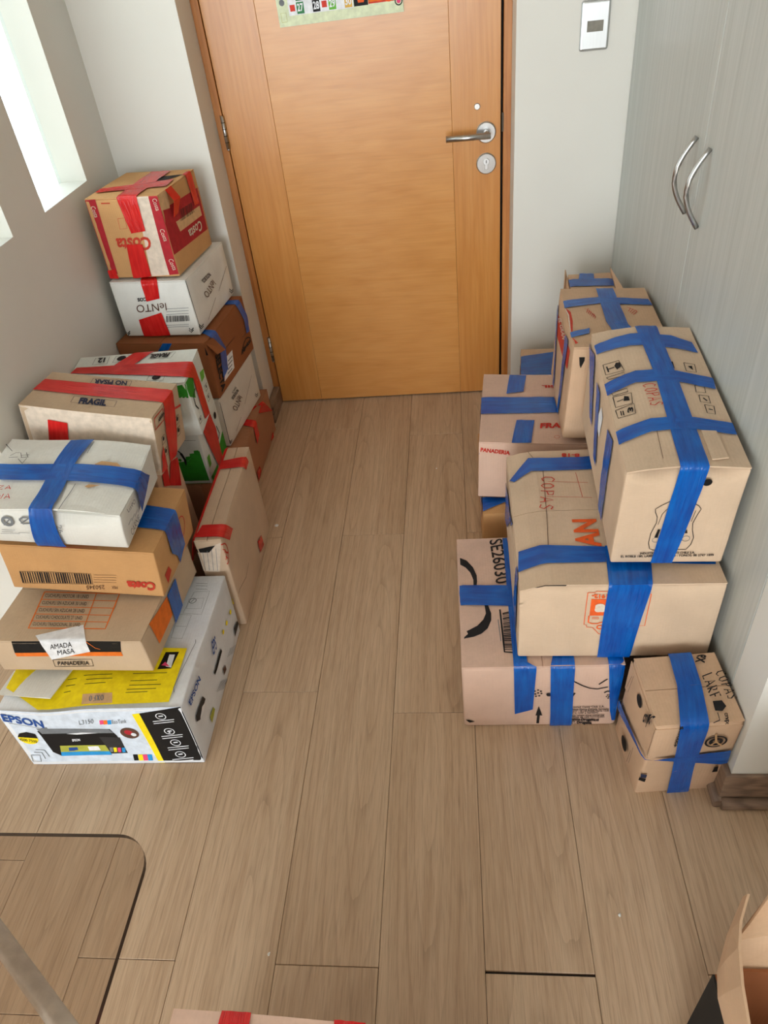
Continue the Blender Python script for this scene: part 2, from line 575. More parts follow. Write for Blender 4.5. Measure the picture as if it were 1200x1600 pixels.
def ring2(c, r, wd, n=28):
    V = [(c[0] + rr * math.cos(k * 2 * math.pi / n), c[1] + rr * math.sin(k * 2 * math.pi / n)) for k in range(n) for rr in (r - wd / 2, r + wd / 2)]
    return V, [(2 * k, 2 * k + 1, (2 * k + 3) % (2 * n), (2 * k + 2) % (2 * n)) for k in range(n)]


def poly2(pts, cell=0.025):
    """polygon cut into small cells so that it can follow a bent board"""
    bm = bmesh.new()
    try:
        bm.faces.new([bm.verts.new((x, y, 0)) for x, y in pts])
    except ValueError:
        bm.free()
        return [], []
    xs = [p[0] for p in pts]
    ys = [p[1] for p in pts]
    for ax, lo, hi in ((0, min(xs), max(xs)), (1, min(ys), max(ys))):
        k = math.ceil((lo + 1e-4) / cell)
        while k * cell < hi - 1e-4:
            co = [0, 0, 0]
            no = [0, 0, 0]
            co[ax] = k * cell
            no[ax] = 1
            bmesh.ops.bisect_plane(bm, geom=bm.verts[:] + bm.edges[:] + bm.faces[:], plane_co=co, plane_no=no)
            k += 1
    bmesh.ops.triangulate(bm, faces=bm.faces[:])
    bm.verts.index_update()
    V = [(v.co.x, v.co.y) for v in bm.verts]
    F = [tuple(v.index for v in f.verts) for f in bm.faces]
    bm.free()
    return V, F


def op_geom(op):
    """2-D vertices and faces of one printed mark or painted dark hole"""
    k = op[0]
    if k == 'poly':
        return poly2(op[3])
    if k == 'line':
        return ribbon(op[3], op[4])
    if k == 'ring':
        return ring2(op[3], op[4], op[5])
    if k == 'disc':
        c, r = op[3], op[4]
        return [(c[0] + r * math.cos(i * math.pi / 12), c[1] + r * math.sin(i * math.pi / 12)) for i in range(24)], [tuple(range(24))]
    if k == 'bars':
        a, b, c, d = [Vector(p) for p in op[3]]
        rr = random.Random(op[4])
        V, F = [], []
        for i in range(op[4]):
            t0 = i / op[4]
            t1 = t0 + rr.uniform(0.3, 0.75) / op[4]
            n = len(V)
            V += [tuple(a.lerp(b, t0)), tuple(a.lerp(b, t1)), tuple(d.lerp(c, t1)), tuple(d.lerp(c, t0))]
            F.append((n, n + 1, n + 2, n + 3))
        return V, F
    o, e, u = [Vector(p) for p in op[3]]
    dx, dy = e - o, u - o
    if k == 'text':
        V, F = text_mesh(op[4], op[5])
        return [tuple(o + dx * x + dy * y) for x, y in V], F
    V, F = [], []
    n = len(op[4])
    for i, ch in enumerate(op[4]):
        for st in STROKES[ch]:
            pts = [tuple(o + dx * ((i + 0.1 + 0.8 * x) / n) + dy * y) for x, y in st]
            v, f = ribbon(pts, op[5], 0.05)
            F += [tuple(q + len(V) for q in g) for g in f]
            V += v
    return V, F


GROUPNAME = {'poly': 'print_or_hole_shade', 'line': 'mark_or_hole_shade', 'ring': 'mark_or_hole_shade', 'disc': 'mark_or_hole_shade', 'bars': 'barcode', 'text': 'lettering', 'hand': 'handwriting'}  # some black polygons and discs are painted shade of holes, not print

# ------------------------------------------------------------------ cartons
# each entry: pose (x, y, z, yaw, roll, pitch, width, depth, height) and its printed marks, painted dark holes and tape in metres on each face
BOX = {
 'D1': ([-0.9069, 2.2194, 0.7546, -7.06, -0.12, -0.24, 0.2281, 0.2707, 0.2295], [
  ('poly','crimson','F',[(.0,.2264),(.0342,.2279),(.0288,.0),(.0,.0)]),
  ('poly','crimson','F',[(.1998,.2295),(.2281,.2295),(.2281,.0077),(.1971,.0057)]),
  ('poly','pale','F',[(.1637,.2295),(.1998,.2295),(.1971,.0057),(.1379,.0032)]),
  ('poly','crimson','R',[(.0,.1904),(.2707,.1773),(.2707,.0513),(.0033,.0649)]),
  ('poly','kraft_label','R',[(.0661,.1383),(.2444,.1292),(.2446,.1001),(.0766,.1071)]),
  ('bars','ink','R',[(.0961,.1299),(.2008,.1235),(.2082,.153),(.1071,.1596)],14),
  ('text','logo_red','F',[(.1728,.1198),(.0611,.1181),(.1652,.084)],'Costa',.03),
  ('text','pale','F',[(.2099,.2215),(.2129,.1898),(.2235,.2231)],'Costa',0),
  ('text','pale','F',[(.2073,.1395),(.2118,.1061),(.2212,.1408)],'Costa',0),
  ('text','pale','F',[(.2087,.0535),(.2139,.0198),(.2238,.0559)],'Costa',0),
  ('text','pale','F',[(.0134,.2095),(.0154,.1791),(.0276,.2106)],'Costa',0),
  ('text','pale','R',[(.223,.0923),(.1229,.0939),(.2228,.0643)],'Costa',.02),
  ('line','logo_red','F',[(.0865,.1741),(.1098,.1754),(.1071,.1463),(.0847,.1449),(.0865,.1741)],.0012),
  ('line','logo_red','F',[(.0492,.2168),(.0768,.2164)],.003),
  ('tape','red',[('T',[(.0954,.2533),(.1588,.2553),(.1645,.0),(.1021,.0)]),('F',[(.1021,.2295),(.1645,.2295),(.1634,.1375),(.1175,.1323)])]),
  ('tape','red',[('F',[(.0911,.1009),(.1425,.1006),(.1392,.0042),(.0771,.0003)])]),
  ('tape','red',[('T',[(.0084,.0863),(.0101,.049),(.2192,.0833),(.2126,.1559)])]),
  ('tape','red',[('F',[(.0004,.0244),(.026,.0287),(.0288,.0),(.0,.0)])]),
  ('tape','red',[('T',[(.2195,.1877),(.2227,.2294),(.2281,.2391),(.2281,.1987)]),('R',[(.1987,.2295),(.2391,.2295),(.2429,.1369),(.2063,.1408)])]),
  ('poly','black','T',[(.1501,.1183),(.1427,.1965),(.2179,.2098),(.1993,.1747)]),  # torn hole in the lid, its dark inside painted as a flat patch
  ('poly','kraft_label','R',[(.0049,.2295),(.06,.2295),(.0519,.1811),(.0,.189)]),
 ]),
 'D2': ([-0.8959, 2.226, 0.5726, -6.42, -0.17, -0.09, 0.2513, 0.3188, 0.176], [
  ('tape','red',[('T',[(.0885,.0509),(.128,.058),(.1616,.0),(.1058,.0)]),('F',[(.1058,.176),(.1616,.176),(.1527,.1237),(.1063,.1147)])]),
  ('tape','red',[('F',[(.061,.0567),(.1438,.0787),(.1515,.003),(.0602,.0)])]),
  ('text','brown_ink','F',[(.1682,.1091),(.0662,.1037),(.1643,.0845)],'leNTO',0),
  ('text','ink','F',[(.125,.128),(.078,.1256),(.1233,.1178)],'SECOS',.04),
  ('text','brown_ink','R',[(.1719,.107),(.0871,.0962),(.1931,.0823)],'leNTO',0),
  ('text','ink','R',[(.16,.1352),(.0967,.135),(.1732,.1211)],'FRUTOS SECOS',.03),
  ('bars','ink','F',[(.1507,.0459),(.2305,.0482),(.233,.0664),(.1561,.0669)],22),
  ('line','grey_ink','F',[(.1631,.0892),(.2374,.0906)],.0014),
  ('line','grey_ink','F',[(.1603,.0804),(.2349,.0819)],.0014),
  ('line','grey_ink','F',[(.1574,.0711),(.2322,.0727)],.0014),
  ('line','grey_ink','F',[(.1463,.0354),(.222,.0372)],.0014),
  ('line','grey_ink','F',[(.1443,.029),(.2202,.0309)],.0014),
  ('line','ink','F',[(.0011,.0173),(.0062,.0095),(.0169,.0181)],.003),
  ('line','ink','F',[(.0,.0108),(.0039,.003),(.0147,.0116)],.003),
  ('line','ink','F',[(.2194,.0245),(.2247,.0169),(.2346,.0253)],.003),
  ('line','ink','F',[(.2176,.0181),(.2229,.0105),(.2328,.019)],.003),
  ('line','ink','R',[(.0061,.0328),(.0165,.0204),(.0356,.0199)],.003),
  ('line','ink','R',[(.0027,.028),(.0131,.0156),(.0322,.0151)],.003),
  ('line','ink','R',[(.2859,.0294),(.2995,.0158),(.3188,.0153)],.003),
  ('line','ink','R',[(.2823,.0242),(.2958,.0106),(.3188,.01)],.003),
  ('line','brown_ink','R',[(.3043,.0994),(.2006,.0565)],.0015),
  ('line','brown_ink','R',[(.1667,.0493),(.0751,.0155)],.0015),
  ('line','ink','R',[(.0018,.1736),(.0058,.0132)],.002),
 ]),
 'D3': ([-0.8941, 2.199, 0.3703, -6.69, -0.21, -0.11, 0.304, 0.3509, 0.1963], [
  ('tape','blue',[('T',[(.231,.0886),(.2423,.0604),(.2727,.0617),(.2652,.0875)]),('T',[(.2652,.0875),(.2727,.0617),(.304,.0404),(.304,.0847)]),('R',[(.0847,.1963),(.0404,.1963),(.0774,.1404),(.1225,.1202)]),('R',[(.1225,.1202),(.0774,.1404),(.0532,.0444),(.101,.0543)])]),
  ('tape','blue',[('T',[(.2601,.3073),(.2642,.2734),(.304,.2777),(.304,.3135)]),('R',[(.3135,.1963),(.2777,.1963),(.3122,.1271),(.3509,.1197)]),('R',[(.3509,.1197),(.3122,.1271),(.3088,.0777),(.3341,.0741)])]),
  ('tape','blue',[('F',[(.1626,.1963),(.1933,.1963),(.1765,.1757),(.1395,.1706)])]),
  ('tape','blue',[('F',[(.0173,.1963),(.0449,.1963),(.0401,.1963),(.0116,.1963)])]),
  ('poly','paper','R',[(.1142,.0903),(.1691,.0876),(.1531,.0289),(.058,.0305)]),
  ('line','grey_ink','R',[(.1189,.0726),(.1592,.071)],.004),
  ('line','grey_ink','R',[(.1111,.0614),(.1513,.0596)],.004),
  ('line','grey_ink','R',[(.1034,.0502),(.1435,.0483)],.004),
  ('line','grey_ink','R',[(.0956,.039),(.1356,.0369)],.004),
  ('line','ink','R',[(.2299,.0369),(.2506,.0493)],.004),
  ('line','ink','R',[(.2506,.0493),(.2745,.0602)],.004),
  ('line','ink','R',[(.2745,.0602),(.298,.0644)],.004),
  ('line','ink','R',[(.298,.0644),(.319,.0583)],.004),
  ('line','ink','R',[(.319,.0583),(.3367,.0467)],.004),
  ('text','ink','R',[(.2386,.0353),(.332,.0373),(.2387,.0497)],'Mission',.06),
  ('text','ink','R',[(.0411,.1352),(.0193,.0133),(.0719,.1326)],'SELECTA',.05),
  ('line','brown_ink','R',[(.1272,.1164),(.2111,.1128)],.002),
  ('line','brown_ink','R',[(.2695,.0827),(.3083,.0794)],.002),
  ('poly','black','F',[(.2999,.185),(.304,.1591),(.304,.1566),(.2973,.1566)]),  # opening behind the lifted flap, shade painted in black
  ('flap','carton_brown','R',[(-0.0056,.2056),(.0465,.1912),(.0762,.1357),(.0228,.1479)],(.002,.004,.02,.018)),
 ]),
 'D4': ([-0.8906, 2.1874, 0.187, -6.85, 0.15, -0.07, 0.28, 0.3347, 0.1803], [
  ('text','brown_ink','R',[(.1503,.1125),(.0786,.1014),(.1788,.083)],'leNTO',0),
  ('text','ink','R',[(.1508,.1357),(.0914,.135),(.1602,.1227)],'FRUTOS SECOS',.03),
  ('text','ink','R',[(.1424,.1499),(.1026,.1488),(.1497,.1401)],'SNACK',0),
  ('line','brown_ink','R',[(.2958,.1078),(.184,.0545)],.0015),
  ('line','brown_ink','R',[(.1307,.0354),(.0672,.0179)],.0015),
  ('line','ink','R',[(.0,.0256),(.0062,.015),(.0195,.0146)],.003),
  ('line','ink','R',[(.0,.0207),(.0029,.0102),(.0163,.0098)],.003),
  ('line','ink','R',[(.2878,.0363),(.2962,.0249),(.312,.0245)],.003),
  ('line','ink','R',[(.2844,.0311),(.2928,.0196),(.3086,.0192)],.003),
  ('line','ink','R',[(.0053,.17),(.0,.0104)],.0025),
 ]),
 'C2': ([-0.8707, 2.1183, 0.0, 0.0, 0.22, -0.07, 0.3, 0.55, 0.1827], [
  ('tape','red',[('T',[(.2709,.3811),(.2762,.4259),(.3,.4266),(.3,.4593)]),('R',[(.4593,.1827),(.4266,.1827),(.3758,.1827),(.55,.0847)])]),
  ('tape','red',[('T',[(.2629,.2935),(.265,.3331),(.3,.3234),(.3,.2787)]),('R',[(.2787,.1827),(.3234,.1827),(.3173,.1236),(.2736,.1157)])]),
  ('tape','red',[('R',[(.488,.0281),(.4951,.0011),(.4424,.0142),(.4431,.0226)])]),
  ('tape','red',[('R',[(.2439,.0442),(.2518,.017),(.1985,.0092),(.1962,.0493)])]),
 ]),
 'C1': ([-0.6638, 1.5777, 0.0, 1.54, 0.02, -0.06, 0.0728, 0.4242, 0.3252], [
  ('tape','red',[('T',[(.0014,.3077),(.0022,.3514),(.0728,.3685),(.0728,.3164)]),('R',[(.3164,.3252),(.3685,.3252),(.3724,.3051),(.3303,.3048)])]),
  ('tape','red',[('T',[(.0022,.0119),(.011,.061),(.0728,.0595),(.0728,.0085)]),('R',[(.0085,.3252),(.0595,.3252),(.0978,.2794),(.0507,.2784)])]),
  ('tape','red',[('T',[(.0082,.4242),(.0017,.4242),(.0,.0),(.0038,.0)])]),
  ('tape','red',[('R',[(.3104,.0683),(.3138,.0262),(.2589,.0392),(.2596,.0854)])]),
  ('tape','red',[('R',[(.0,.0907),(.0,.0667),(.0,.0686),(.0,.1064)])]),
  ('line','brown_ink','R',[(.1461,.1045),(.0952,.0962),(.0229,.1183),(.0,.1144)],.0016),
  ('ring','logo_red','R',(-0.01,.2737),.0348,.004),
  ('ring','logo_red','R',(-0.01,.2737),.0184,.003),
  ('line','logo_red','R',[(.0,.2809),(.0196,.2613)],.005),
  ('line','logo_red','R',[(.0,.2656),(.0077,.251)],.004),
  ('poly','pale','F',[(.0,.2877),(.0708,.315),(.0441,.2107),(.0,.2176)]),
  ('poly','black','F',[(.0,.2957),(.054,.3067),(.0324,.2832),(.0,.2835)]),  # gap in the open end, its darkness painted on the face
  ('line','grey_ink','F',[(.0024,.2809),(.0,.2201)],.0012),
  ('line','grey_ink','F',[(.0152,.2849),(.0065,.2194)],.0012),
  ('line','grey_ink','F',[(.0279,.2888),(.0174,.2187)],.0012),
  ('line','grey_ink','F',[(.0407,.2928),(.0283,.218)],.0012),
  ('line','grey_ink','F',[(.0533,.2967),(.0392,.2173)],.0012),
 ]),
 'A1': ([-0.8526, 1.1337, 0.0, 0.75, -0.09, -0.23, 0.4354, 0.4184, 0.2222], [
  ('poly','ice','F',[(.0,.2222),(.4354,.2222),(.4354,.0),(.0,.0)]),
  ('poly','black','F',[(.3352,.2031),(.4354,.2222),(.435,.0),(.3332,.0)]),
  ('poly','yellow','F',[(.3179,.2004),(.3352,.2031),(.3353,.0),(.3217,.0)]),
  ('text','epson_blue','F',[(.0054,.1841),(.0932,.1645),(.0099,.211)],'EPSON',.03),
  ('line','grey_ink','F',[(.0142,.1749),(.0983,.156)],.002),
  ('text','grey_ink','F',[(.1819,.1688),(.2183,.1705),(.1863,.185)],'L3150',0),
  ('text','grey_ink','F',[(.2609,.1666),(.2962,.1696),(.2644,.1813)],'EcoTank',0),
  ('poly','pink','F',[(.2346,.1795),(.2441,.1806),(.2401,.1644),(.2304,.1634)]),
  ('poly','orange','F',[(.2437,.1792),(.2532,.1803),(.2492,.1642),(.2396,.1631)]),
  ('poly','cyan','F',[(.2527,.179),(.2623,.1801),(.2583,.1639),(.2487,.1628)]),
  ('poly','black','F',[(.0683,.1408),(.2471,.145),(.2554,.1197),(.2582,.0473),(.2187,.0445),(.0878,.0377),(.072,.0538),(.0703,.1195)]),
  ('poly','grey_ink','F',[(.07,.1499),(.243,.1451),(.2521,.1289),(.0762,.1286)]),
  ('poly','dark_grey','F',[(.2106,.1138),(.2597,.1111),(.2574,.0503),(.2174,.0483)]),
  ('poly','paper','F',[(.136,.1271),(.1764,.1316),(.214,.1292),(.1605,.1236)]),
  ('poly','lime','F',[(.0998,.0791),(.2136,.08),(.2155,.0542),(.0918,.0533)]),
  ('poly','cyan','F',[(.0918,.0533),(.2155,.0542),(.2169,.0393),(.0878,.0377)]),
  ('poly','epson_blue','F',[(.1187,.0713),(.141,.0722),(.1389,.0575),(.1139,.0566)]),
  ('poly','paper','F',[(.1679,.0738),(.1946,.0753),(.1951,.0584),(.166,.0569)]),
  ('text','paper','F',[(.1398,.0977),(.16,.0994),(.1421,.107)],'EPSON',.03),
  ('poly','grey_ink','F',[(.2207,.0703),(.2287,.0709),(.2238,.0518),(.2162,.0513)]),
  ('poly','yellow','F',[(.2301,.0701),(.2381,.0706),(.2334,.0516),(.2258,.051)]),
  ('poly','pink','F',[(.2401,.0699),(.248,.0704),(.2434,.0514),(.2357,.0508)]),
  ('poly','cyan','F',[(.2504,.0696),(.2584,.0702),(.2538,.0512),(.2461,.0506)]),
  ('poly','black','F',[(.2683,.0412),(.2799,.0417),(.2752,.0162),(.2636,.0157)]),
  ('poly','yellow','F',[(.2805,.0409),(.292,.0414),(.2874,.016),(.2758,.0154)]),
  ('poly','pink','F',[(.2917,.0406),(.3032,.0411),(.2988,.0157),(.2872,.0152)]),
  ('poly','cyan','F',[(.3034,.0404),(.3149,.0409),(.3105,.0155),(.299,.015)]),
  ('disc','brown_ink','F',(.2889,.1286),.0213),
  ('disc','crimson','F',(.2869,.1315),.0094),
  ('disc','paper','F',(.2967,.1228),.0063),
  ('disc','yellow','F',(.0346,.1126),.0234),
  ('poly','black','F',[(.0111,.1189),(.0207,.1329),(.0412,.138),(.0591,.1291),(.0584,.112)]),
  ('text','black','F',[(.011,.1067),(.0499,.0949),(.0139,.1174)],'4500 7500',0),
  ('line','grey_ink','F',[(.012,.0439),(.0342,.0434),(.0277,.0168),(.0066,.0173),(.012,.0439)],.002),
  ('line','grey_ink','F',[(.0234,.0549),(.0433,.0544),(.0427,.028)],.002),
  ('line','grey_ink','F',[(.0325,.0659),(.0539,.0639),(.0562,.0368)],.002),
  ('ring','paper','F',(.3814,.1912),.011,.002),
  ('line','paper','F',[(.3765,.1914),(.3868,.193)],.004),
  ('line','paper','F',[(.3574,.1726),(.4083,.1785)],.0025),
  ('line','paper','F',[(.3569,.1645),(.406,.1705)],.0025),
  ('ring','paper','F',(.3839,.133),.0113,.002),
  ('line','paper','F',[(.379,.1332),(.3895,.135)],.004),
  ('line','paper','F',[(.3594,.1135),(.4115,.1198)],.0025),
  ('line','paper','F',[(.3589,.105),(.4091,.1115)],.0025),
  ('ring','paper','F',(.3856,.088),.0115,.002),
  ('line','paper','F',[(.3806,.0882),(.3913,.09)],.004),
  ('line','paper','F',[(.3607,.0677),(.4136,.0744)],.0025),
  ('line','paper','F',[(.3602,.059),(.4113,.0658)],.0025),
  ('ring','paper','F',(.3848,.0401),.0118,.002),
  ('line','paper','F',[(.3796,.0402),(.3905,.0421)],.004),
  ('line','paper','F',[(.3594,.019),(.4133,.026)],.0025),
  ('line','paper','F',[(.3589,.0099),(.4109,.0171)],.0025),
  ('text','paper','F',[(.3803,.1276),(.3861,.1288),(.3822,.1386)],'2',.03),
  ('poly','yellow','T',[(.0,.0613),(.0976,.0057),(.4055,.0122),(.4066,.1655),(.0,.186)]),
  ('poly','black','T',[(.3521,.1035),(.3575,.1547),(.3905,.155),(.3846,.1054)]),
  ('poly','paper','T',[(.3701,.1114),(.3686,.147),(.3823,.1466),(.384,.1075)]),
  ('poly','pink','T',[(.3585,.1152),(.3648,.1257),(.3789,.1111)]),
  ('line','ink','T',[(.1778,.0926),(.2478,.0934)],.0016),
  ('line','ink','T',[(.1882,.0806),(.252,.0816)],.0016),
  ('line','ink','T',[(.1883,.0683),(.24,.0696)],.0016),
  ('line','ink','T',[(.2975,.0927),(.3783,.0931)],.0016),
  ('line','ink','T',[(.2985,.0721),(.3612,.0731)],.0016),
  ('line','ink','T',[(.2997,.0599),(.3735,.0606)],.0016),
  ('line','ink','T',[(.2977,.0486),(.3655,.0495)],.0016),
  ('line','ink','T',[(.2978,.04),(.3482,.0414)],.0016),
  ('line','ink','T',[(.1403,.0833),(.1629,.0854)],.0016),
  ('line','ink','T',[(.1425,.0661),(.165,.0682)],.0016),
  ('line','ink','T',[(.1436,.0492),(.1601,.0515)],.0016),
  ('poly','kraft_label','T',[(.1951,.04),(.2663,.0408),(.2759,.0133),(.203,.0124)]),
  ('hand','grey_ink','T',[(.2491,.0347),(.2133,.0329),(.2543,.0202)],'OXFO',.002),
  ('line','grey_ink','T',[(.3718,.3519),(.4126,.3536),(.4118,.273),(.3626,.2785),(.3718,.3519)],.0009),
  ('line','grey_ink','T',[(.3649,.3271),(.4036,.3289),(.4056,.2926),(.367,.2943),(.3649,.3271)],.0009),
  ('ring','grey_ink','T',(.3764,.3207),.0086,.002),
  ('line','grey_ink','T',[(.3731,.3161),(.3793,.3264)],.002),
  ('line','grey_ink','T',[(.3671,.384),(.3996,.3811)],.0012),
  ('line','grey_ink','T',[(.3694,.3752),(.4018,.3724)],.0012),
  ('line','grey_ink','T',[(.3726,.3628),(.4048,.36)],.0012),
  ('line','grey_ink','T',[(.3509,.2753),(.3865,.2712),(.3855,.1958),(.3572,.1984),(.3509,.2753)],.0008),
  ('line','grey_ink','T',[(.358,.2359),(.384,.2342)],.0008),
  ('line','grey_ink','T',[(.4204,.1914),(.4233,.1819),(.4062,.0508),(.4112,.037)],.0015),
  ('text','epson_blue','R',[(.0308,.1817),(.1129,.1714),(.0289,.1993)],'EPSON',.03),
  ('text','epson_blue','R',[(.2114,.1416),(.2399,.1344),(.2233,.1769)],'EPS',.02),
  ('poly','dark_grey','R',[(.0349,.1377),(.0945,.1307),(.1025,.1099),(.0453,.107),(.0288,.123)]),
  ('poly','paper','R',[(.047,.1086),(.0748,.1166),(.0924,.108),(.0723,.1003)]),
  ('poly','black','R',[(.1866,.102),(.2615,.1068),(.2645,.0933),(.2089,.0897),(.1889,.0919)]),
  ('poly','dark_grey','R',[(.3711,.06),(.4052,.0547),(.4079,.0373),(.3639,.0353)]),
  ('poly','brown_ink','R',[(.2374,.0539),(.257,.0477),(.2547,.0321),(.2332,.0346)]),
  ('poly','lime','R',[(.0923,.0517),(.1225,.0501),(.1277,.0346),(.0902,.0298)]),
  ('line','grey_ink','R',[(.2202,.0137),(.2398,.0093)],.004),
  ('disc','yellow','R',(.3039,.1222),.0067),
  ('disc','yellow','R',(.339,.118),.0069),
  ('disc','yellow','R',(.3804,.1159),.007),
  ('disc','yellow','R',(.4162,.1193),.0073),
  ('line','grey_ink','R',[(.1672,.0507),(.2062,.0446)],.0018),
  ('line','grey_ink','R',[(.1738,.0443),(.2131,.038)],.0018),
  ('line','grey_ink','R',[(.1805,.0379),(.2202,.0314)],.0018),
  ('line','grey_ink','R',[(.1873,.0313),(.2273,.0247)],.0018),
  ('line','grey_ink','R',[(.1941,.0247),(.2344,.0179)],.0018),
  ('line','grey_ink','R',[(.2011,.018),(.2417,.0111)],.0018),
  ('line','grey_ink','R',[(.2818,.0481),(.3155,.0445)],.0018),
  ('line','grey_ink','R',[(.2912,.0407),(.3253,.037)],.0018),
  ('line','grey_ink','R',[(.3008,.0333),(.3352,.0295)],.0018),
  ('line','grey_ink','R',[(.3104,.0258),(.3452,.0218)],.0018),
  ('line','grey_ink','R',[(.3202,.0182),(.3553,.0141)],.0018),
  ('flap','carton_white','T',[(-0.0776,.1142),(.1483,.1075),(.1273,.0232),(-0.0424,.0439)],(.004,.008,.018,.012)),
 ]),
 'A2': ([-0.8898, 1.1787, 0.2434, -1.68, -0.36, -1.69, 0.3717, 0.3346, 0.0995], [
  ('line','orange','T',[(.0664,.1572),(.2634,.1495),(.2742,.0366),(.0849,.0396),(.0664,.1572)],.003),
  ('line','orange','T',[(.0697,.1318),(.2653,.1255)],.002),
  ('line','orange','T',[(.0737,.1078),(.2677,.102)],.002),
  ('line','orange','T',[(.0782,.0843),(.27,.0789)],.002),
  ('line','orange','T',[(.0817,.0621),(.2726,.0572)],.002),
  ('line','orange','T',[(.2045,.1525),(.2223,.0366)],.002),
  ('text','ink','T',[(.0776,.1382),(.1927,.1332),(.0738,.1497)],'CUCHUFLI MOTOR 18 UNID',0),
  ('text','ink','T',[(.0814,.1145),(.1976,.1098),(.0776,.1257)],'CUCHUFLI SIN AZUCAR 30 UNID',0),
  ('text','ink','T',[(.085,.0912),(.2024,.0868),(.0814,.1022)],'CUCHUFLI SIN AZUCAR 28 UNID',0),
  ('text','ink','T',[(.0886,.0685),(.207,.0644),(.085,.0792)],'CUCHUFLI CHOCOLATE 27 UNID',0),
  ('text','ink','T',[(.0921,.0463),(.2116,.0425),(.0886,.0568)],'CUCHUFLI TRADICIONAL 30 UNID',0),
  ('poly','black','F',[(.0633,.0995),(.3251,.0995),(.3153,.0658),(.0556,.061)]),
  ('poly','orange','F',[(.0556,.061),(.3153,.0658),(.3152,.0522),(.0549,.0487)]),
  ('line','ink','F',[(.1393,.0378),(.2356,.0402),(.2318,.0171),(.1358,.0144),(.1393,.0378)],.0014),
  ('text','ink','F',[(.1459,.0204),(.2246,.0228),(.1491,.0329)],'PANADERIA',.02),
  ('tape','paper',[('T',[(.1145,.0161),(.2171,.0484),(.244,.0),(.1317,.0)]),('F',[(.1317,.0995),(.244,.0995),(.2422,.0662),(.1372,.0386)])]),
  ('text','ink','F',[(.1494,.0745),(.2054,.0827),(.1536,.0905)],'AMADA',0),
  ('text','ink','F',[(.1594,.0543),(.204,.0627),(.1636,.0705)],'MASA',0),
  ('tape','orange',[('R',[(.0516,.0995),(.1562,.0841),(.151,.0286),(.0559,.0305)])]),
  ('line','ink','R',[(.0664,.0808),(.1104,.0785)],.0025),
  ('line','ink','R',[(.0675,.0726),(.1116,.0701)],.0025),
  ('line','ink','R',[(.0685,.0643),(.1128,.0616)],.0025),
  ('line','ink','R',[(.0695,.056),(.114,.0531)],.0025),
  ('line','ink','R',[(.0706,.0476),(.1153,.0445)],.0025),
  ('tape','blue',[('R',[(.1561,.0872),(.2171,.0883),(.2058,.0052),(.1489,.0)])]),
  ('line','orange','F',[(.2437,.0979),(.2592,.0782),(.2692,.0743)],.0015),
 ]),
 'A3': ([-0.8719, 1.2628, 0.3681, -1.12, 5.88, -1.32, 0.3621, 0.2398, 0.1357], [
  ('bars','ink','F',[(.0277,.0191),(.1972,.0297),(.1991,.0603),(.0299,.0537)],30),
  ('line','ink','F',[(.0272,.0175),(.1979,.0282),(.2006,.0619),(.0292,.0552),(.0272,.0175)],.001),
  ('text','brown_ink','F',[(.2259,.0283),(.1812,.0229),(.224,.0157)],'250345',0),
  ('text','brown_ink','F',[(.2564,.0278),(.2427,.0274),(.2549,.0184)],'MIX',0),
  ('line','brown_ink','F',[(.2072,.0587),(.2613,.0617)],.0008),
  ('line','brown_ink','F',[(.2053,.051),(.2595,.054)],.0008),
  ('line','brown_ink','F',[(.2033,.0432),(.2578,.0463)],.0008),
  ('line','brown_ink','F',[(.2014,.0354),(.256,.0385)],.0008),
  ('text','logo_red','F',[(.3482,.0456),(.2818,.0453),(.3459,.0216)],'Costa',.05),
  ('line','red_ink','T',[(.1,.0056),(.2301,.0107),(.232,.006),(.1029,.0),(.1,.0056)],.001),
  ('ring','logo_red','R',(.165,.0735),.0279,.003),
  ('poly','logo_red','R',[(.0246,.0454),(.0525,.0475),(.0626,.0266),(.0325,.0123)]),
  ('tape','blue',[('T',[(.2868,.1643),(.2925,.0819),(.3621,.0769),(.3621,.1551)]),('R',[(.1551,.1357),(.0769,.1357),(.082,.0611),(.1627,.0227)]),('R',[(.1627,.0227),(.082,.0611),(.1085,.0314),(.1139,.0029)])]),
 ]),
 'A4': ([-0.8955, 1.2592, 0.5343, 1.31, 7.98, 3.32, 0.3291, 0.2413, 0.0997], [
  ('tape','blue',[('T',[(.1472,.2288),(.2016,.2334),(.1869,.1391),(.1397,.1398)]),('T',[(.1397,.1398),(.1869,.1391),(.1883,.0),(.1384,.0)]),('F',[(.1384,.0997),(.1883,.0997),(.1916,.0),(.128,.0)])]),
  ('tape','blue',[('T',[(.0158,.1409),(.0371,.0911),(.3291,.0887),(.3291,.1428)]),('R',[(.1428,.0997),(.0887,.0997),(.0904,.0261),(.1784,.0611)])]),
  ('ring','grey_ink','F',(.0875,.072),.0102,.006),
  ('line','grey_ink','F',[(.0775,.0618),(.0978,.0826)],.003),
  ('line','grey_ink','F',[(.1139,.079),(.1229,.0846),(.1375,.0841),(.1351,.0705),(.1195,.068),(.1139,.079)],.004),
  ('line','grey_ink','F',[(.1153,.0689),(.1342,.0826)],.003),
  ('line','grey_ink','F',[(.0688,.0487),(.0975,.0493)],.0012),
  ('line','grey_ink','F',[(.0668,.0423),(.0909,.0425)],.0012),
  ('line','grey_ink','F',[(.1027,.0418),(.1268,.0421)],.0012),
  ('line','grey_ink','F',[(.0621,.0369),(.1048,.0386)],.0012),
  ('text','grey_ink','F',[(.1923,.0681),(.191,.046),(.2022,.0717)],'26',0),
  ('hand','red_ink','T',[(.042,.0615),(.0745,.0624),(.04,.0733)],'ZA',.0022),
  ('hand','red_ink','T',[(.0551,.0275),(.0864,.0302),(.0508,.0446)],'WA',.0022),
  ('line','ink','T',[(.0014,.2136),(.0262,.1862)],.0011),
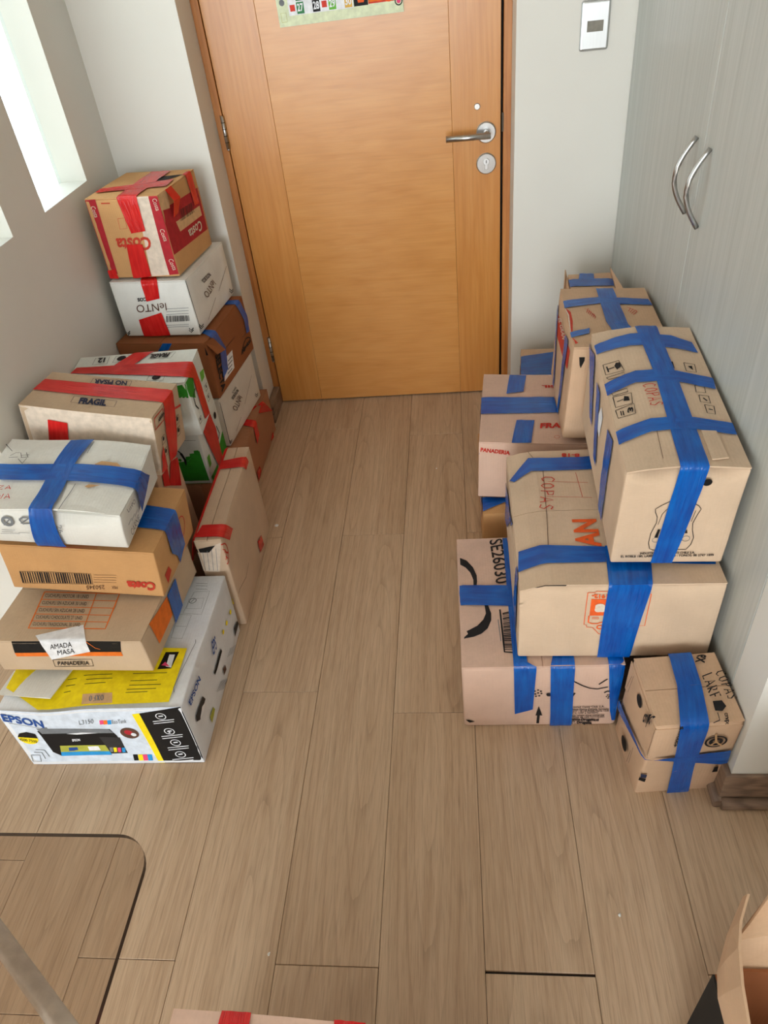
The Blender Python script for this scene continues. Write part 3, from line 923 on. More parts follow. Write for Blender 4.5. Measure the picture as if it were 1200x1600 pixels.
  ('line','ink','T',[(.0278,.1704),(.0365,.1813)],.0011),
  ('line','ink','T',[(.0365,.1813),(.0461,.1822)],.0011),
  ('line','ink','T',[(.0273,.1638),(.0475,.1665)],.0011),
  ('line','ink','T',[(.0516,.1726),(.0707,.1744)],.0011),
  ('line','ink','T',[(.0547,.165),(.0721,.1666)],.0011),
  ('line','ink','T',[(.0499,.1607),(.066,.1453)],.0011),
  ('line','ink','T',[(.066,.1453),(.0697,.1625)],.0011),
  ('line','ink','T',[(.048,.1816),(.0563,.1652)],.0011),
  ('line','ink','T',[(.0607,.1827),(.0705,.1665)],.0011),
  ('flap','carton_white','T',[(.1902,.0822),(.3299,.0881),(.3273,.0003),(.1985,-.0095)],(.0005,.0005,.001,.001)),
  ('flap','carton_white','T',[(.2027,.2319),(.3289,.2394),(.3318,.1417),(.192,.1371)],(.0005,.0005,.0005,.0005)),
  ('poly','kraft','T',[(.2301,.1455),(.2422,.1564),(.2769,.1561),(.2882,.1458),(.2354,.1405)]),
  ('poly','kraft','T',[(.229,.0754),(.2354,.0833),(.2603,.0836),(.2391,.0725)]),
  ('line','grey_ink','T',[(.2076,.0827),(.2021,.0)],.0015),
  ('line','grey_ink','T',[(.2038,.2246),(.2029,.1795)],.0015),
  ('line','grey_ink','R',[(.013,.059),(.0338,.06)],.002),
  ('line','grey_ink','R',[(.0316,.0537),(.0532,.0552)],.002),
  ('line','grey_ink','R',[(.0507,.0483),(.073,.0503)],.002),
  ('line','grey_ink','R',[(.0701,.0428),(.0932,.0452)],.002),
  ('text','grey_ink','R',[(.0146,.0236),(.0707,.0209),(.0123,.0429)],'CARNE',0),
  ('text','grey_ink','R',[(.0252,.0846),(.0693,.0748),(.0241,.0977)],'LISTO',0),
 ]),
 'B1': ([-0.8957, 1.5106, 0.5211, -4.41, 7.25, -1.47, 0.3318, 0.1698, 0.1654], [
  ('poly','pale','F',[(.0,.1654),(.3318,.1654),(.3306,.0),(.0,.0)]),
  ('tape','red',[('T',[(.0046,.1261),(.0012,.0709),(.3318,.0722),(.3318,.133)]),('R',[(.133,.1654),(.0722,.1654),(.0542,.1001),(.1184,.0779)]),('R',[(.1184,.0779),(.0542,.1001),(.0504,.0081),(.0974,.0)])]),
  ('line','navy','T',[(.1118,.0651),(.2203,.0617),(.2253,.0339),(.1159,.0366),(.1118,.0651)],.001),
  ('text','navy','T',[(.1367,.0338),(.2036,.0353),(.131,.0583)],'FRAGIL',.05),
  ('line','navy','T',[(.1183,.1565),(.2178,.1585),(.2225,.1294),(.1221,.1293),(.1183,.1565)],.001),
  ('text','navy','T',[(.2078,.1552),(.1251,.1502),(.2133,.1362)],'NO PISAR',.04),
  ('line','brown_ink','T',[(.166,.1609),(.1689,.1698),(.1808,.1562)],.001),
  ('line','brown_ink','T',[(.1782,.162),(.1811,.1698),(.1929,.1573)],.001),
  ('line','brown_ink','T',[(.1904,.1632),(.1934,.1698),(.2051,.1585)],.001),
  ('line','brown_ink','T',[(.2026,.1644),(.2056,.1698),(.2173,.1596)],.001),
  ('line','brown_ink','T',[(.2148,.1655),(.2179,.1698),(.2294,.1608)],.001),
  ('line','brown_ink','T',[(.227,.1667),(.2301,.1698),(.2416,.162)],.001),
  ('line','brown_ink','T',[(.2392,.1678),(.2424,.1698),(.2538,.1631)],.001),
  ('line','brown_ink','T',[(.2514,.169),(.2546,.1698),(.2659,.1643)],.001),
  ('tape','red',[('F',[(.0701,.135),(.1188,.1312),(.1082,.0693),(.0566,.0687)])]),
  ('tape','red',[('F',[(.2109,.0833),(.243,.0914),(.2407,.08),(.2091,.0747)])]),
  ('line','red_ink','R',[(.0106,.1582),(.0635,.1552),(.0596,.1262),(.0063,.13),(.0106,.1582)],.003),
  ('text','ink','R',[(.0286,.1378),(.0653,.1397),(.0267,.1461)],'ARRIBA',.04),
  ('line','ink','R',[(.1232,.0927),(.1437,.0919),(.1415,.0714),(.121,.0725),(.1232,.0927)],.0016),
  ('disc','ink','R',(.1332,.0842),.0054),
  ('line','ink','R',[(.1197,.0617),(.1402,.0606),(.1381,.0398),(.1174,.0411),(.1197,.0617)],.0016),
  ('disc','ink','R',(.1296,.0529),.0055),
  ('line','ink','R',[(.0281,.0943),(.0469,.0935),(.0443,.0739),(.0254,.0749),(.0281,.0943)],.0016),
  ('disc','ink','R',(.037,.0861),.005),
  ('line','ink','R',[(.0296,.0582),(.0487,.0571),(.0461,.0371),(.0269,.0384),(.0296,.0582)],.0016),
  ('disc','ink','R',(.0386,.0497),.0052),
  ('line','red_ink','R',[(.1285,.1171),(.1693,.1047)],.006),
  ('tape','red',[('R',[(.0063,.0536),(.0237,.0748),(.0293,.0069),(.0,.009)])]),
 ]),
 'B5': ([-0.91, 1.776, 0.0, 0.0, 0.0, 0.0, 0.24, 0.112, 0.236], [
 ]),
 'B2': ([-0.9075, 1.5225, 0.0, 0.0, 0.0, 0.0, 0.265, 0.155, 0.485], [
  ('tape','red',[('R',[(.1022,.4513),(.155,.4304),(.1207,.3563),(.0547,.4069)])]),
  ('tape','red',[('R',[(.0348,.4614),(.0748,.4515),(.057,.4052),(.023,.4285)])]),
 ]),
 'B3': ([-0.8935, 1.759, 0.4507, 1.42, 0.08, 4.52, 0.3449, 0.1654, 0.1783], [
  ('tape','red',[('T',[(.0088,.1075),(.0,.0804),(.3449,.0223),(.3449,.0971)]),('R',[(.0971,.1783),(.0223,.1783),(.0599,.1515),(.1008,.11)]),('R',[(.1008,.11),(.0599,.1515),(.0489,.0206),(.0968,.0063)])]),
  ('tape','red',[('T',[(.1601,.1631),(.2193,.1654),(.1572,.0656),(.0948,.0684)])]),
  ('poly','green_ink','F',[(.3201,.169),(.3449,.1722),(.343,.1384),(.3141,.1337)]),
  ('line','green_ink','F',[(.3201,.1416),(.3175,.1307)],.006),
  ('line','green_ink','F',[(.3233,.1414),(.3216,.1326)],.006),
  ('line','green_ink','F',[(.3265,.1411),(.3258,.1345)],.006),
  ('line','green_ink','F',[(.3298,.1409),(.3279,.1299)],.006),
  ('line','green_ink','F',[(.333,.1406),(.3321,.1318)],.006),
  ('line','green_ink','F',[(.3362,.1403),(.3362,.1337)],.006),
  ('line','green_ink','F',[(.3395,.1401),(.3384,.1291)],.006),
  ('poly','green_ink','R',[(.0,.1737),(.0742,.1669),(.036,.1032),(.0012,.1305)]),
  ('poly','lime2','R',[(.1226,.1269),(.1611,.1161),(.1473,.0963),(.1162,.0997)]),
  ('line','ink','R',[(.0543,.1217),(.0238,.1175),(.0187,.0898),(.0329,.068)],.005),
  ('line','ink','R',[(.0079,.0512),(.0311,.0472),(.0281,.0316),(.006,.0349),(.0079,.0512)],.0015),
  ('disc','ink','R',(.0194,.0426),.0042),
  ('line','ink','R',[(.125,.0792),(.1501,.0754),(.1476,.0593),(.1236,.0625),(.125,.0792)],.0015),
  ('disc','ink','R',(.1377,.0705),.0045),
  ('line','ink','R',[(.1165,.0496),(.1418,.0454),(.1391,.0292),(.1151,.0326),(.1165,.0496)],.0015),
  ('disc','ink','R',(.1293,.0406),.0046),
  ('line','ink','T',[(.2198,.1504),(.285,.1546),(.2767,.1232),(.2116,.129),(.2198,.1504)],.001),
  ('text','ink','T',[(.2704,.1489),(.2147,.1485),(.2669,.1294)],'FRAGIL',.05),
  ('line','ink','T',[(.0495,.1545),(.0903,.1556),(.0925,.1192),(.0504,.1196),(.0495,.1545)],.001),
  ('text','ink','T',[(.0809,.1492),(.0597,.1494),(.0839,.1265)],'12',.05),
  ('line','ink','T',[(.1097,.1544),(.1481,.1558),(.147,.1235),(.1091,.1221),(.1097,.1544)],.001),
  ('disc','ink','T',(.1297,.1418),.0132),
  ('line','ink','T',[(.2378,.0443),(.2819,.0425),(.2825,.0137),(.2359,.0191),(.2378,.0443)],.001),
  ('disc','ink','T',(.2593,.0313),.0117),
 ]),
 'B4': ([-0.8895, 1.8211, 0.24, -0.76, 0.43, -0.23, 0.275, 0.1858, 0.1829], [
  ('poly','green_ink','F',[(.1834,.0822),(.2219,.0871),(.2653,.1225),(.2691,.0),(.1694,.0)]),
  ('line','green_ink','F',[(.2171,.0841),(.2208,.1026)],.006),
  ('line','green_ink','F',[(.2224,.088),(.2251,.1031)],.006),
  ('line','green_ink','F',[(.2277,.0918),(.2294,.1036)],.006),
  ('line','green_ink','F',[(.2329,.0957),(.2362,.1132)],.006),
  ('line','green_ink','F',[(.2381,.0995),(.2405,.1136)],.006),
  ('line','green_ink','F',[(.2433,.1034),(.2448,.1141)],.006),
  ('line','green_ink','F',[(.2485,.1072),(.2515,.1236)],.006),
  ('line','green_ink','F',[(.2537,.111),(.2558,.1241)],.006),
  ('line','green_ink','F',[(.2589,.1148),(.2601,.1245)],.006),
  ('line','ink','F',[(.1984,.1265),(.2102,.1123),(.2149,.0904),(.2112,.0718)],.004),
  ('line','ink','F',[(.2058,.1155),(.2131,.0936),(.2123,.078)],.007),
  ('disc','green_ink','F',(.1978,.0911),.0049),
  ('tape','red',[('R',[(.0363,.1672),(.1162,.1824),(.1319,.1113),(.0442,.1257)]),('R',[(.0442,.1257),(.1319,.1113),(.1238,.0039),(.0763,.0114)])]),
  ('poly','green_ink','R',[(.0,.0011),(.0,.0221),(.0736,.0199),(.0727,.0075)]),
  ('poly','green_ink','R',[(.182,.0724),(.1858,.005),(.1242,.0103),(.1193,.0496)]),
  ('poly','lime2','R',[(.014,.0877),(.0381,.085),(.0336,.0518),(.0118,.05)]),
  ('line','ink','R',[(.1448,.1139),(.1546,.0807),(.1331,.0725)],.005),
  ('disc','ink','R',(.1556,.1459),.0111),
  ('line','ink','F',[(.2231,.1597),(.2644,.1593)],.001),
 ]),
 'R1': ([0.1624, 1.2401, 0.0, 0.52, -0.01, 0.01, 0.3547, 0.4277, 0.224], [
  ('text','ink','T',[(.0861,.4163),(.0929,.2539),(.1188,.4236)],'SE26030',.01),
  ('poly','ink','T',[(.007,.3551),(.0236,.3437),(.0383,.3185),(.0463,.2895),(.0466,.2676),(.044,.2494),(.0371,.2497),(.0375,.2742),(.0309,.2997),(.0204,.3177),(.007,.3297)]),
  ('poly','ink','T',[(.0686,.1906),(.0751,.1605),(.0737,.1383),(.0641,.1141),(.0491,.0985),(.0305,.0898),(.0122,.0865),(.004,.0841),(.0,.0842),(.0026,.104),(.0212,.1115),(.0401,.123),(.0554,.1417),(.0627,.1609),(.0606,.1909)]),
  ('poly','ink','L',[(.4277,.224),(.4277,.224),(.4277,.224),(.4277,.224),(.4277,.224),(.4277,.224)]),
  ('text','ink','L',[(1.0787,1.1101),(1.1345,1.1477),(1.1981,1.2412)],'CAJA',.05),
  ('bars','ink','T',[(.1016,.16),(.0974,.0459),(.12,.0435),(.1277,.1672)],22),
  ('line','ink','T',[(.0964,.1717),(.0972,.0423),(.1168,.0399)],.004),
  ('line','grey_ink','T',[(.0897,.1402),(.0915,.074)],.0018),
  ('tape','blue',[('L',[(.0,.0),(.0,.0),(.4277,.224),(.4277,.224)])]),
  ('tape','blue',[('T',[(.0,.2557),(.0043,.1894),(.1243,.1797),(.1253,.248)])]),
  ('tape','blue',[('T',[(.12,.4277),(.1319,.4277),(.1449,.0106),(.1142,.0096)]),('T',[(.1142,.0096),(.1449,.0106),(.1634,.0),(.1138,.0)]),('F',[(.1138,.224),(.1634,.224),(.1596,.0722),(.1185,.0547)])]),
  ('tape','blue',[('T',[(.205,.0374),(.2477,.0362),(.2467,.0),(.1939,.0)]),('F',[(.1939,.224),(.2467,.224),(.2525,.0),(.2027,.0)])]),
  ('tape','blue',[('T',[(.3185,.0342),(.3547,.033),(.3547,.0),(.3185,.0)]),('F',[(.3185,.224),(.3547,.224),(.3487,.0794),(.3353,.0625)]),('F',[(.3353,.0625),(.3487,.0794),(.351,.0241),(.3432,.0258)])]),
  ('poly','ink','F',[(.1669,.0459),(.1732,.0825),(.183,.0455),(.1772,.0457),(.1772,.0135),(.1707,.0136),(.1708,.0458)]),
  ('disc','ink','F',(.1624,.1382),.0025),
  ('disc','ink','F',(.1697,.1421),.0025),
  ('disc','ink','F',(.176,.1378),.0025),
  ('disc','ink','F',(.164,.1279),.0025),
  ('disc','ink','F',(.1701,.1318),.0025),
  ('disc','ink','F',(.1776,.1296),.0025),
  ('disc','ink','F',(.1656,.1196),.0025),
  ('disc','ink','F',(.173,.1214),.0025),
  ('text','ink','F',[(.1885,.1221),(.1991,.1218),(.1879,.1365)],'e',.05),
  ('line','ink','F',[(.2467,.1717),(.2675,.155),(.2847,.145),(.3013,.1418),(.3236,.148)],.003),
  ('line','ink','F',[(.3032,.158),(.3201,.1761)],.003),
  ('line','ink','F',[(.3174,.1277),(.3235,.133),(.3301,.1323)],.0035),
  ('line','ink','F',[(.2457,.113),(.2529,.1294)],.004),
  ('disc','ink','F',(.3237,.1137),.0018),
  ('disc','ink','F',(.3256,.1192),.0018),
  ('disc','ink','F',(.3297,.1197),.0018),
  ('disc','ink','F',(.3335,.1148),.0018),
  ('disc','ink','F',(.3324,.1085),.0018),
  ('disc','ink','F',(.3278,.108),.0019),
  ('disc','ink','F',(.3286,.1136),.0018),
  ('text','ink','F',[(.249,.0755),(.3222,.076),(.2486,.0818)],'ceutail Cassy Club S.A.',.02),
  ('text','ink','F',[(.2497,.066),(.3324,.0663),(.2492,.0723)],'Alma Pierre Calzada Santiago',.02),
  ('text','ink','F',[(.2501,.0593),(.333,.0597),(.2497,.0657)],'RUT - 78.190.Pineda Norte 1230',.02),
  ('text','ink','F',[(.2506,.0523),(.31,.0532),(.2502,.0587)],'C.L. LAF a Santiago',.02),
  ('text','ink','F',[(.2512,.0426),(.3245,.0433),(.2508,.0491)],'sus ventas sigue comercial',.02),
  ('text','ink','F',[(.2517,.0358),(.3259,.0365),(.2512,.0423)],'Alma de café innovacion',.02),
  ('text','ink','F',[(.2506,.0263),(.3144,.0226),(.25,.0347)],'www.Drugelta.cl',.06),
  ('text','ink','F',[(.2513,.0149),(.2991,.0109),(.2507,.0239)],'@ Drugelta',.06),
  ('flap','red','L',[(1.1772,1.2178),(1.2077,1.2326),(1.1984,1.2377)],(.003,.003,.018)),
  ('poly','black','F',[(.0047,.0307),(.0126,.0316),(.0256,.0235),(.0137,.0203)]),  # hole in the board, drawn as a flat black patch of shade
 ]),
 'R2': ([0.3154, 1.2833, 0.2304, -0.73, -0.0, -0.0, 0.4013, 0.4741, 0.2218], [
  ('tape','blue',[('L',[(.0,.0),(.0,.1244),(.262,.2218),(.0902,.0497)])]),
  ('tape','blue',[('T',[(.0,.3691),(.0116,.3594),(.0531,.3862),(.0508,.4407)]),('T',[(.0508,.4407),(.0531,.3862),(.1841,.3854),(.1815,.4385)]),('T',[(.1815,.4385),(.1841,.3854),(.2461,.3886),(.2555,.4456)])]),
  ('tape','blue',[('L',[(.3428,.0471),(.3976,.2218),(.4371,.2218),(.4144,.0)])]),
  ('tape','blue',[('T',[(.0047,.1158),(.0015,.0535),(.0579,.0628),(.0606,.1202)]),('T',[(.0606,.1202),(.0579,.0628),(.1787,.0636),(.1845,.1109)])]),
  ('tape','blue',[('T',[(.2785,.1113),(.2679,.0595),(.3915,.0512),(.4013,.0904)])]),
  ('tape','blue',[('T',[(.1839,.1144),(.2768,.1114),(.2587,.0),(.1741,.0)]),('F',[(.1741,.2218),(.2587,.2218),(.2479,.0986),(.1717,.0909)]),('F',[(.1717,.0909),(.2479,.0986),(.2397,.0),(.1709,.0)])]),
  ('hand','red_ink','T',[(.0769,.367),(.059,.2368),(.1064,.3639)],'COPAS',.0026),
  ('text','tangerine','T',[(.1747,.085),(.1759,.2027),(.126,.0853)],'PAN',.035),
  ('text','red_ink','T',[(.1767,.453),(.1336,.4581),(.1749,.4389)],'8-18',.04),
  ('line','red_ink','T',[(.0798,.2875),(.1818,.2785)],.001),
  ('line','red_ink','T',[(.0886,.3443),(.1804,.3351)],.001),
  ('line','red_ink','T',[(.157,.3769),(.1605,.2816)],.001),
  ('line','tangerine','F',[(.1352,.1997),(.1502,.2),(.1512,.2036),(.2028,.2025),(.2172,.0705),(.1682,.0744),(.1536,.0944),(.1414,.0952),(.1401,.1026),(.1351,.1031),(.1352,.1997)],.0015),
  ('poly','tangerine','F',[(.1436,.181),(.2053,.1798),(.2106,.1311),(.1442,.1311)]),
  ('text','pale','F',[(.1528,.1457),(.1757,.1464),(.1529,.1757)],'a',.06),
  ('line','tangerine','F',[(.1435,.1311),(.1434,.1108),(.1511,.1064),(.1625,.1062),(.1733,.1115)],.003),
  ('text','tangerine','F',[(.1744,.1951),(.143,.1958),(.1755,.1844)],'1912-',.05),
  ('ring','tangerine','F',(.1684,.0953),.0055,.003),
  ('line','tangerine','F',[(.1509,.1257),(.1636,.1255),(.164,.1212),(.1513,.1214),(.1509,.1257)],.0012),
  ('line','tangerine','F',[(.2603,.1948),(.2597,.0995),(.2478,.0996),(.2361,.1953),(.2603,.1948)],.0015),
  ('poly','black','F',[(.0298,.2218),(.0407,.2218),(.0928,.2218),(.0903,.2193),(.0354,.2198)]),  # slit under the lid flaps, its shade painted black
  ('line','brown_ink','T',[(.0638,.0651),(.0735,.21),(.0816,.3868),(.0526,.4741)],.0012),
 ]),
 'R3': ([0.4094, 1.3353, 0.4835, -1.36, 0.5, 4.08, 0.2152, 0.4885, 0.2488], [
  ('tape','blue',[('L',[(.1075,.0871),(.1465,.0871),(.0786,.2413),(.0015,.2179)])]),
  ('tape','blue',[('T',[(.0,.4357),(.0,.3978),(.0699,.4082),(.078,.4582)]),('T',[(.078,.4582),(.0699,.4082),(.163,.392),(.1649,.445)]),('T',[(.1649,.445),(.163,.392),(.2068,.3752),(.2032,.4186)])]),
  ('tape','blue',[('L',[(.2052,.0498),(.2442,.0498),(.1873,.2058),(.1434,.206)])]),
  ('tape','blue',[('T',[(.0,.2815),(.0,.2393),(.0582,.2668),(.0653,.3096)]),('T',[(.0653,.3096),(.0582,.2668),(.1472,.2614),(.1474,.3021)]),('T',[(.1474,.3021),(.1472,.2614),(.2104,.2398),(.2139,.2813)])]),
  ('tape','blue',[('L',[(.3224,.005),(.3712,.005),(.364,.2148),(.3028,.1988)])]),
  ('tape','blue',[('T',[(.0,.1205),(.0,.08),(.0614,.1032),(.0661,.1432)]),('T',[(.0661,.1432),(.0614,.1032),(.1442,.103),(.1455,.1429)]),('T',[(.1455,.1429),(.1442,.103),(.212,.0916),(.2128,.1291)])]),
  ('tape','blue',[('T',[(.093,.4885),(.1406,.4885),(.1433,.2818),(.0999,.2846)]),('T',[(.0999,.2846),(.1433,.2818),(.1417,.0),(.0916,.0)]),('F',[(.0916,.2488),(.1417,.2488),(.133,.1234),(.0851,.1132)]),('F',[(.0851,.1132),(.133,.1234),(.1195,.0023),(.078,.0027)])]),
  ('line','ink','T',[(.0062,.3523),(.0388,.3577),(.044,.3174),(.0066,.3135),(.0062,.3523)],.0016),
  ('line','ink','T',[(.0089,.232),(.0449,.2358),(.042,.2013),(.0091,.1965),(.0089,.232)],.0016),
  ('line','ink','T',[(.0077,.1872),(.0443,.1993),(.0426,.1669),(.0092,.1612),(.0077,.1872)],.0016),
  ('line','ink','T',[(.0063,.303),(.043,.3111),(.0422,.2986),(.0097,.2955),(.0063,.303)],.0016),
  ('line','ink','T',[(.0085,.2478),(.0395,.2529),(.0394,.2421),(.0095,.2359),(.0085,.2478)],.0016),
  ('poly','ink','T',[(.0275,.3399),(.0319,.3505),(.0399,.3499),(.0396,.3326),(.0309,.3246)]),
  ('line','ink','T',[(.0269,.3356),(.0132,.3323)],.003),
  ('line','ink','T',[(.0125,.3431),(.0134,.3215)],.003),
  ('poly','ink','T',[(.0266,.2127),(.0302,.2289),(.0382,.2245),(.0382,.2111)]),
  ('line','ink','T',[(.0277,.2193),(.0145,.2143)],.002),
  ('text','ink','T',[(.0281,.1713),(.0307,.1878),(.038,.1708)],'3',.04),
  ('line','ink','T',[(.0166,.182),(.0164,.1673)],.002),
  ('line','ink','T',[(.0208,.1818),(.0206,.1671)],.002),
  ('line','ink','T',[(.1685,.3366),(.1896,.3308),(.187,.3016),(.1673,.3049),(.1685,.3366)],.0016),
  ('line','ink','T',[(.1728,.2548),(.1906,.2508),(.1883,.2294),(.17,.2305),(.1728,.2548)],.0016),
  ('line','ink','T',[(.1731,.2207),(.1909,.2178),(.1888,.1934),(.1705,.1972),(.1731,.2207)],.0016),
  ('line','ink','T',[(.1761,.1876),(.1933,.1839),(.1894,.1568),(.1749,.1602),(.1761,.1876)],.0016),
  ('line','ink','T',[(.1806,.1735),(.1877,.1713)],.003),
  ('line','ink','T',[(.1788,.2108),(.1844,.2011)],.003),
  ('poly','ink','T',[(.1741,.3234),(.1827,.3249),(.1818,.3081)]),
  ('poly','ink','T',[(.1383,.3398),(.1466,.3392),(.1452,.3127),(.1385,.3184)]),
  ('hand','red_ink','T',[(.0702,.2601),(.0734,.1809),(.0944,.2606)],'COPAS',.0022),
  ('text','ink','F',[(.0544,.0272),(.1583,.0286),(.0536,.0328)],'INDUSTRIAS DE CALZADO CHILE S.A.',.03),
  ('text','ink','F',[(.0184,.0185),(.1955,.021),(.0176,.0242)],'EL ROBLE 180, LAMPA, SANTIAGO - FONOS: 00 2747 1899',.03),
  ('line','ink','F',[(.0897,.1709),(.0759,.1607),(.0653,.151),(.0667,.1423),(.0719,.1296),(.0729,.1142),(.0667,.0856),(.0663,.0588),(.0706,.0423),(.0777,.0381),(.1397,.0388),(.1462,.0524),(.148,.0712),(.1422,.0924),(.1396,.1106),(.1435,.1308),(.1479,.1482),(.1419,.1569),(.1341,.162)],.0014),
  ('line','ink','F',[(.0877,.1518),(.0798,.137),(.0764,.109)],.001),
  ('line','ink','F',[(.1391,.1446),(.136,.1157)],.001),
  ('poly','black','F',[(.0749,.0735),(.0785,.096),(.083,.0959),(.0812,.0734)]),
  ('poly','black','F',[(.1302,.0899),(.1319,.0951),(.1345,.0841),(.1297,.0834)]),
  ('ring','grey_ink','F',(.0787,.0667),.0065,.001),
  ('ring','grey_ink','F',(.1342,.0687),.0071,.001),
  ('disc','black','F',(.1454,.2154),.0083),  # hole in the front board, dark inside painted as a disc
  ('flap','carton_sand','T',[(.1498,.1005),(.177,.1002),(.1794,.0214),(.1493,.0147)],(.001,.001,.002,.002)),
  ('line','brown_ink','T',[(.072,.1125),(.0709,.0997),(.0669,.0242)],.0009),
  ('poly','paper','L',[(.1819,.1315),(.218,.1922),(.2425,.182),(.2378,.1268)]),
 ]),
 'R4': ([0.428, 0.9435, 0.0003, 4.69, 0.58, 3.07, 0.1678, 0.1607, 0.2729], [
  ('tape','blue',[('T',[(.0717,.1607),(.1181,.158),(.1119,.0817),(.0637,.0824)]),('T',[(.0637,.0824),(.1119,.0817),(.0983,.0),(.0433,.0)]),('F',[(.0433,.2729),(.0983,.2729),(.1021,.1152),(.0598,.0978)]),('F',[(.0598,.0978),(.1021,.1152),(.1144,.0),(.0683,.0)])]),
  ('tape','blue',[('L',[(.0032,.1201),(.0032,.09),(.1607,.1513),(.1607,.1552)]),('F',[(.0,.1552),(.0,.1513),(.1621,.1739),(.1671,.1157)])]),
  ('hand','ink','T',[(.1485,.11),(.151,.0413),(.1675,.1151)],'COPAS',.0022),
  ('hand','ink','T',[(.1211,.1051),(.1182,.0439),(.1423,.1121)],'LARF',.0026),
  ('poly','ink','T',[(.1207,.0437),(.1384,.0442),(.1421,.0309),(.1315,.0208),(.118,.0226)]),
  ('text','ink','T',[(.1326,.0153),(.1286,-.0059),(.1412,.0164)],'cmpc',.03),
  ('line','ink','T',[(.121,.018),(.1196,.0037),(.1068,.0)],.0016),
  ('text','ink','T',[(.1189,.1349),(.1302,.1548),(.1346,.1314)],'X9',.05),
  ('ring','ink','F',(.1253,.2094),.0198,.004),
  ('ring','ink','F',(.1253,.2094),.0102,.007),
  ('line','kraft','F',[(.1253,.2094),(.1191,.2376)],.004),
  ('line','kraft','F',[(.1253,.2094),(.1405,.1918)],.004),
  ('line','kraft','F',[(.1253,.2094),(.1172,.1948)],.004),
  ('text','ink','F',[(.0432,.2013),(.0432,.2741),(.0495,.1986)],'4000432',.03),
  ('disc','black','L',(.0805,.2376),.0143),  # upper side hole, painted black for the shade inside
  ('disc','black','L',(.0708,.0545),.0174),  # lower side hole, dark inside painted the same way
  ('text','ink','L',[(.1169,.2206),(.1455,.2575),(.1153,.2587)],'cmpc',.04),
  ('poly','black','F',[(.0,.1074),(.0,.1123),(.0,.0768),(.0117,.0748),(.011,.0604),(.0,.0652)]),
  ('poly','navy','F',[(.0005,.0917),(.011,.0903),(.0108,.0773),(.0025,.0784)]),
  ('poly','black','F',[(.1456,.0839),(.1471,.1035),(.1535,.1084),(.1569,.0848)]),  # notch hole, its dark inside painted flat on the front
  ('line','ink','L',[(.0315,.2544),(.0275,.1897)],.001),
  ('line','ink','L',[(.0244,.2442),(.0159,.1912)],.001),
  ('line','ink','L',[(.0135,.1088),(.0084,.0493)],.001),
  ('line','ink','L',[(.0092,.0852),(.0034,.0352)],.001),
  ('line','ink','L',[(.112,.1091),(.1128,.0462)],.001),
  ('line','ink','L',[(.1063,.0876),(.1034,.0348)],.001),
 ]),
 'R5': ([0.2819, 1.798, 0.22, -4.9, 1.15, -0.15, 0.44, 0.3717, 0.1861], [
  ('tape','blue',[('T',[(.0787,.3656),(.1279,.3641),(.1191,.2662),(.0702,.2517)])]),
  ('tape','blue',[('T',[(.1007,.11),(.149,.1113),(.14,.0021),(.0885,.0)])]),
  ('tape','blue',[('T',[(.0,.2302),(.0018,.1385),(.2126,.1522),(.205,.237)])]),
  ('tape','blue',[('L',[(.1561,.0651),(.2304,.0651),(.1845,.1538),(.1308,.1779)])]),
  ('text','red_ink','T',[(.1638,.073),(.2643,.0792),(.1657,.0969)],'FRAGIL',.04),
  ('text','red_ink','T',[(.2757,.3074),(.1721,.3047),(.2755,.2935)],'FRAGIL',.04),
  ('text','red_ink','F',[(.005,.1573),(.0847,.1491),(.0061,.1693)],'PANADERIA',.04),
  ('ring','red_ink','T',(.2084,.0327),.007,.001),
  ('flap','blue','L',[(.3876,.153),(.4125,.1529),(.4004,.1549)],(.003,.003,.014)),
 ]),
 'R6': ([0.23, 1.776, 0.0, 0.0, 0.0, 0.0, 0.34, 0.408, 0.208], [
  ('tape','blue',[('T',[(.0,.0742),(.0,.0107),(.0752,.0547),(.0759,.0645)])]),
  ('tape','blue',[('L',[(.3264,.1248),(.2244,.1248),(.2244,.208),(.3264,.208)])]),
 ]),
 'R7': ([0.36, 2.2025, 0.0, -4.0, 0.0, 0.0, 0.29, 0.285, 0.305], [
  ('tape','blue',[('T',[(.0016,.2284),(.0,.097),(.1046,.092),(.1124,.2563)])]),
  ('tape','blue',[('L',[(.0998,.1525),(.285,.1525),(.285,.305),(.0998,.305)])]),
 ]),
 'R8': ([0.3884, 1.7874, 0.4164, -1.72, 2.59, -0.0, 0.2278, 0.3488, 0.2612], [
  ('tape','blue',[('T',[(.0957,.3488),(.1408,.3488),(.1449,.1232),(.0938,.1376)]),('T',[(.0938,.1376),(.1449,.1232),(.1709,.0),(.1139,.0)])]),
  ('tape','blue',[('L',[(.1046,.0131),(.0767,.0131),(.0,.2119),(.0193,.2222)])]),
  ('tape','blue',[('T',[(.0,.2653),(.0,.2207),(.0924,.2462),(.0948,.2869)]),('T',[(.0948,.2869),(.0924,.2462),(.225,.2312),(.2215,.2691)])]),
  ('tape','blue',[('L',[(.2442,.0052),(.2163,.0052),(.2051,.2265),(.2634,.2387)])]),
  ('tape','blue',[('T',[(.0,.0795),(.0,.0506),(.0448,.071),(.0484,.0996)])]),
  ('poly','logo_red','T',[(.0,.1674),(.0,.1991),(.003,.2204),(.0128,.1985),(.0126,.1459),(.0065,.0891),(.0,.0757)]),
  ('poly','logo_red','T',[(.0,.0443),(.0029,.0505),(.0124,.0222),(.0,.0162)]),
  ('poly','logo_red','L',[(.0165,.1954),(.0419,.1422),(.2325,.1622),(.2904,.1717),(.297,.2262),(.1993,.2191)]),
  ('line','pale','T',[(.0011,.2168),(.0056,.1809),(.0035,.1324),(.0,.0859)],.003),
  ('text','pale','L',[(.0365,.1918),(.1652,.1932),(.0981,.2202)],'EL GRAN',.02),
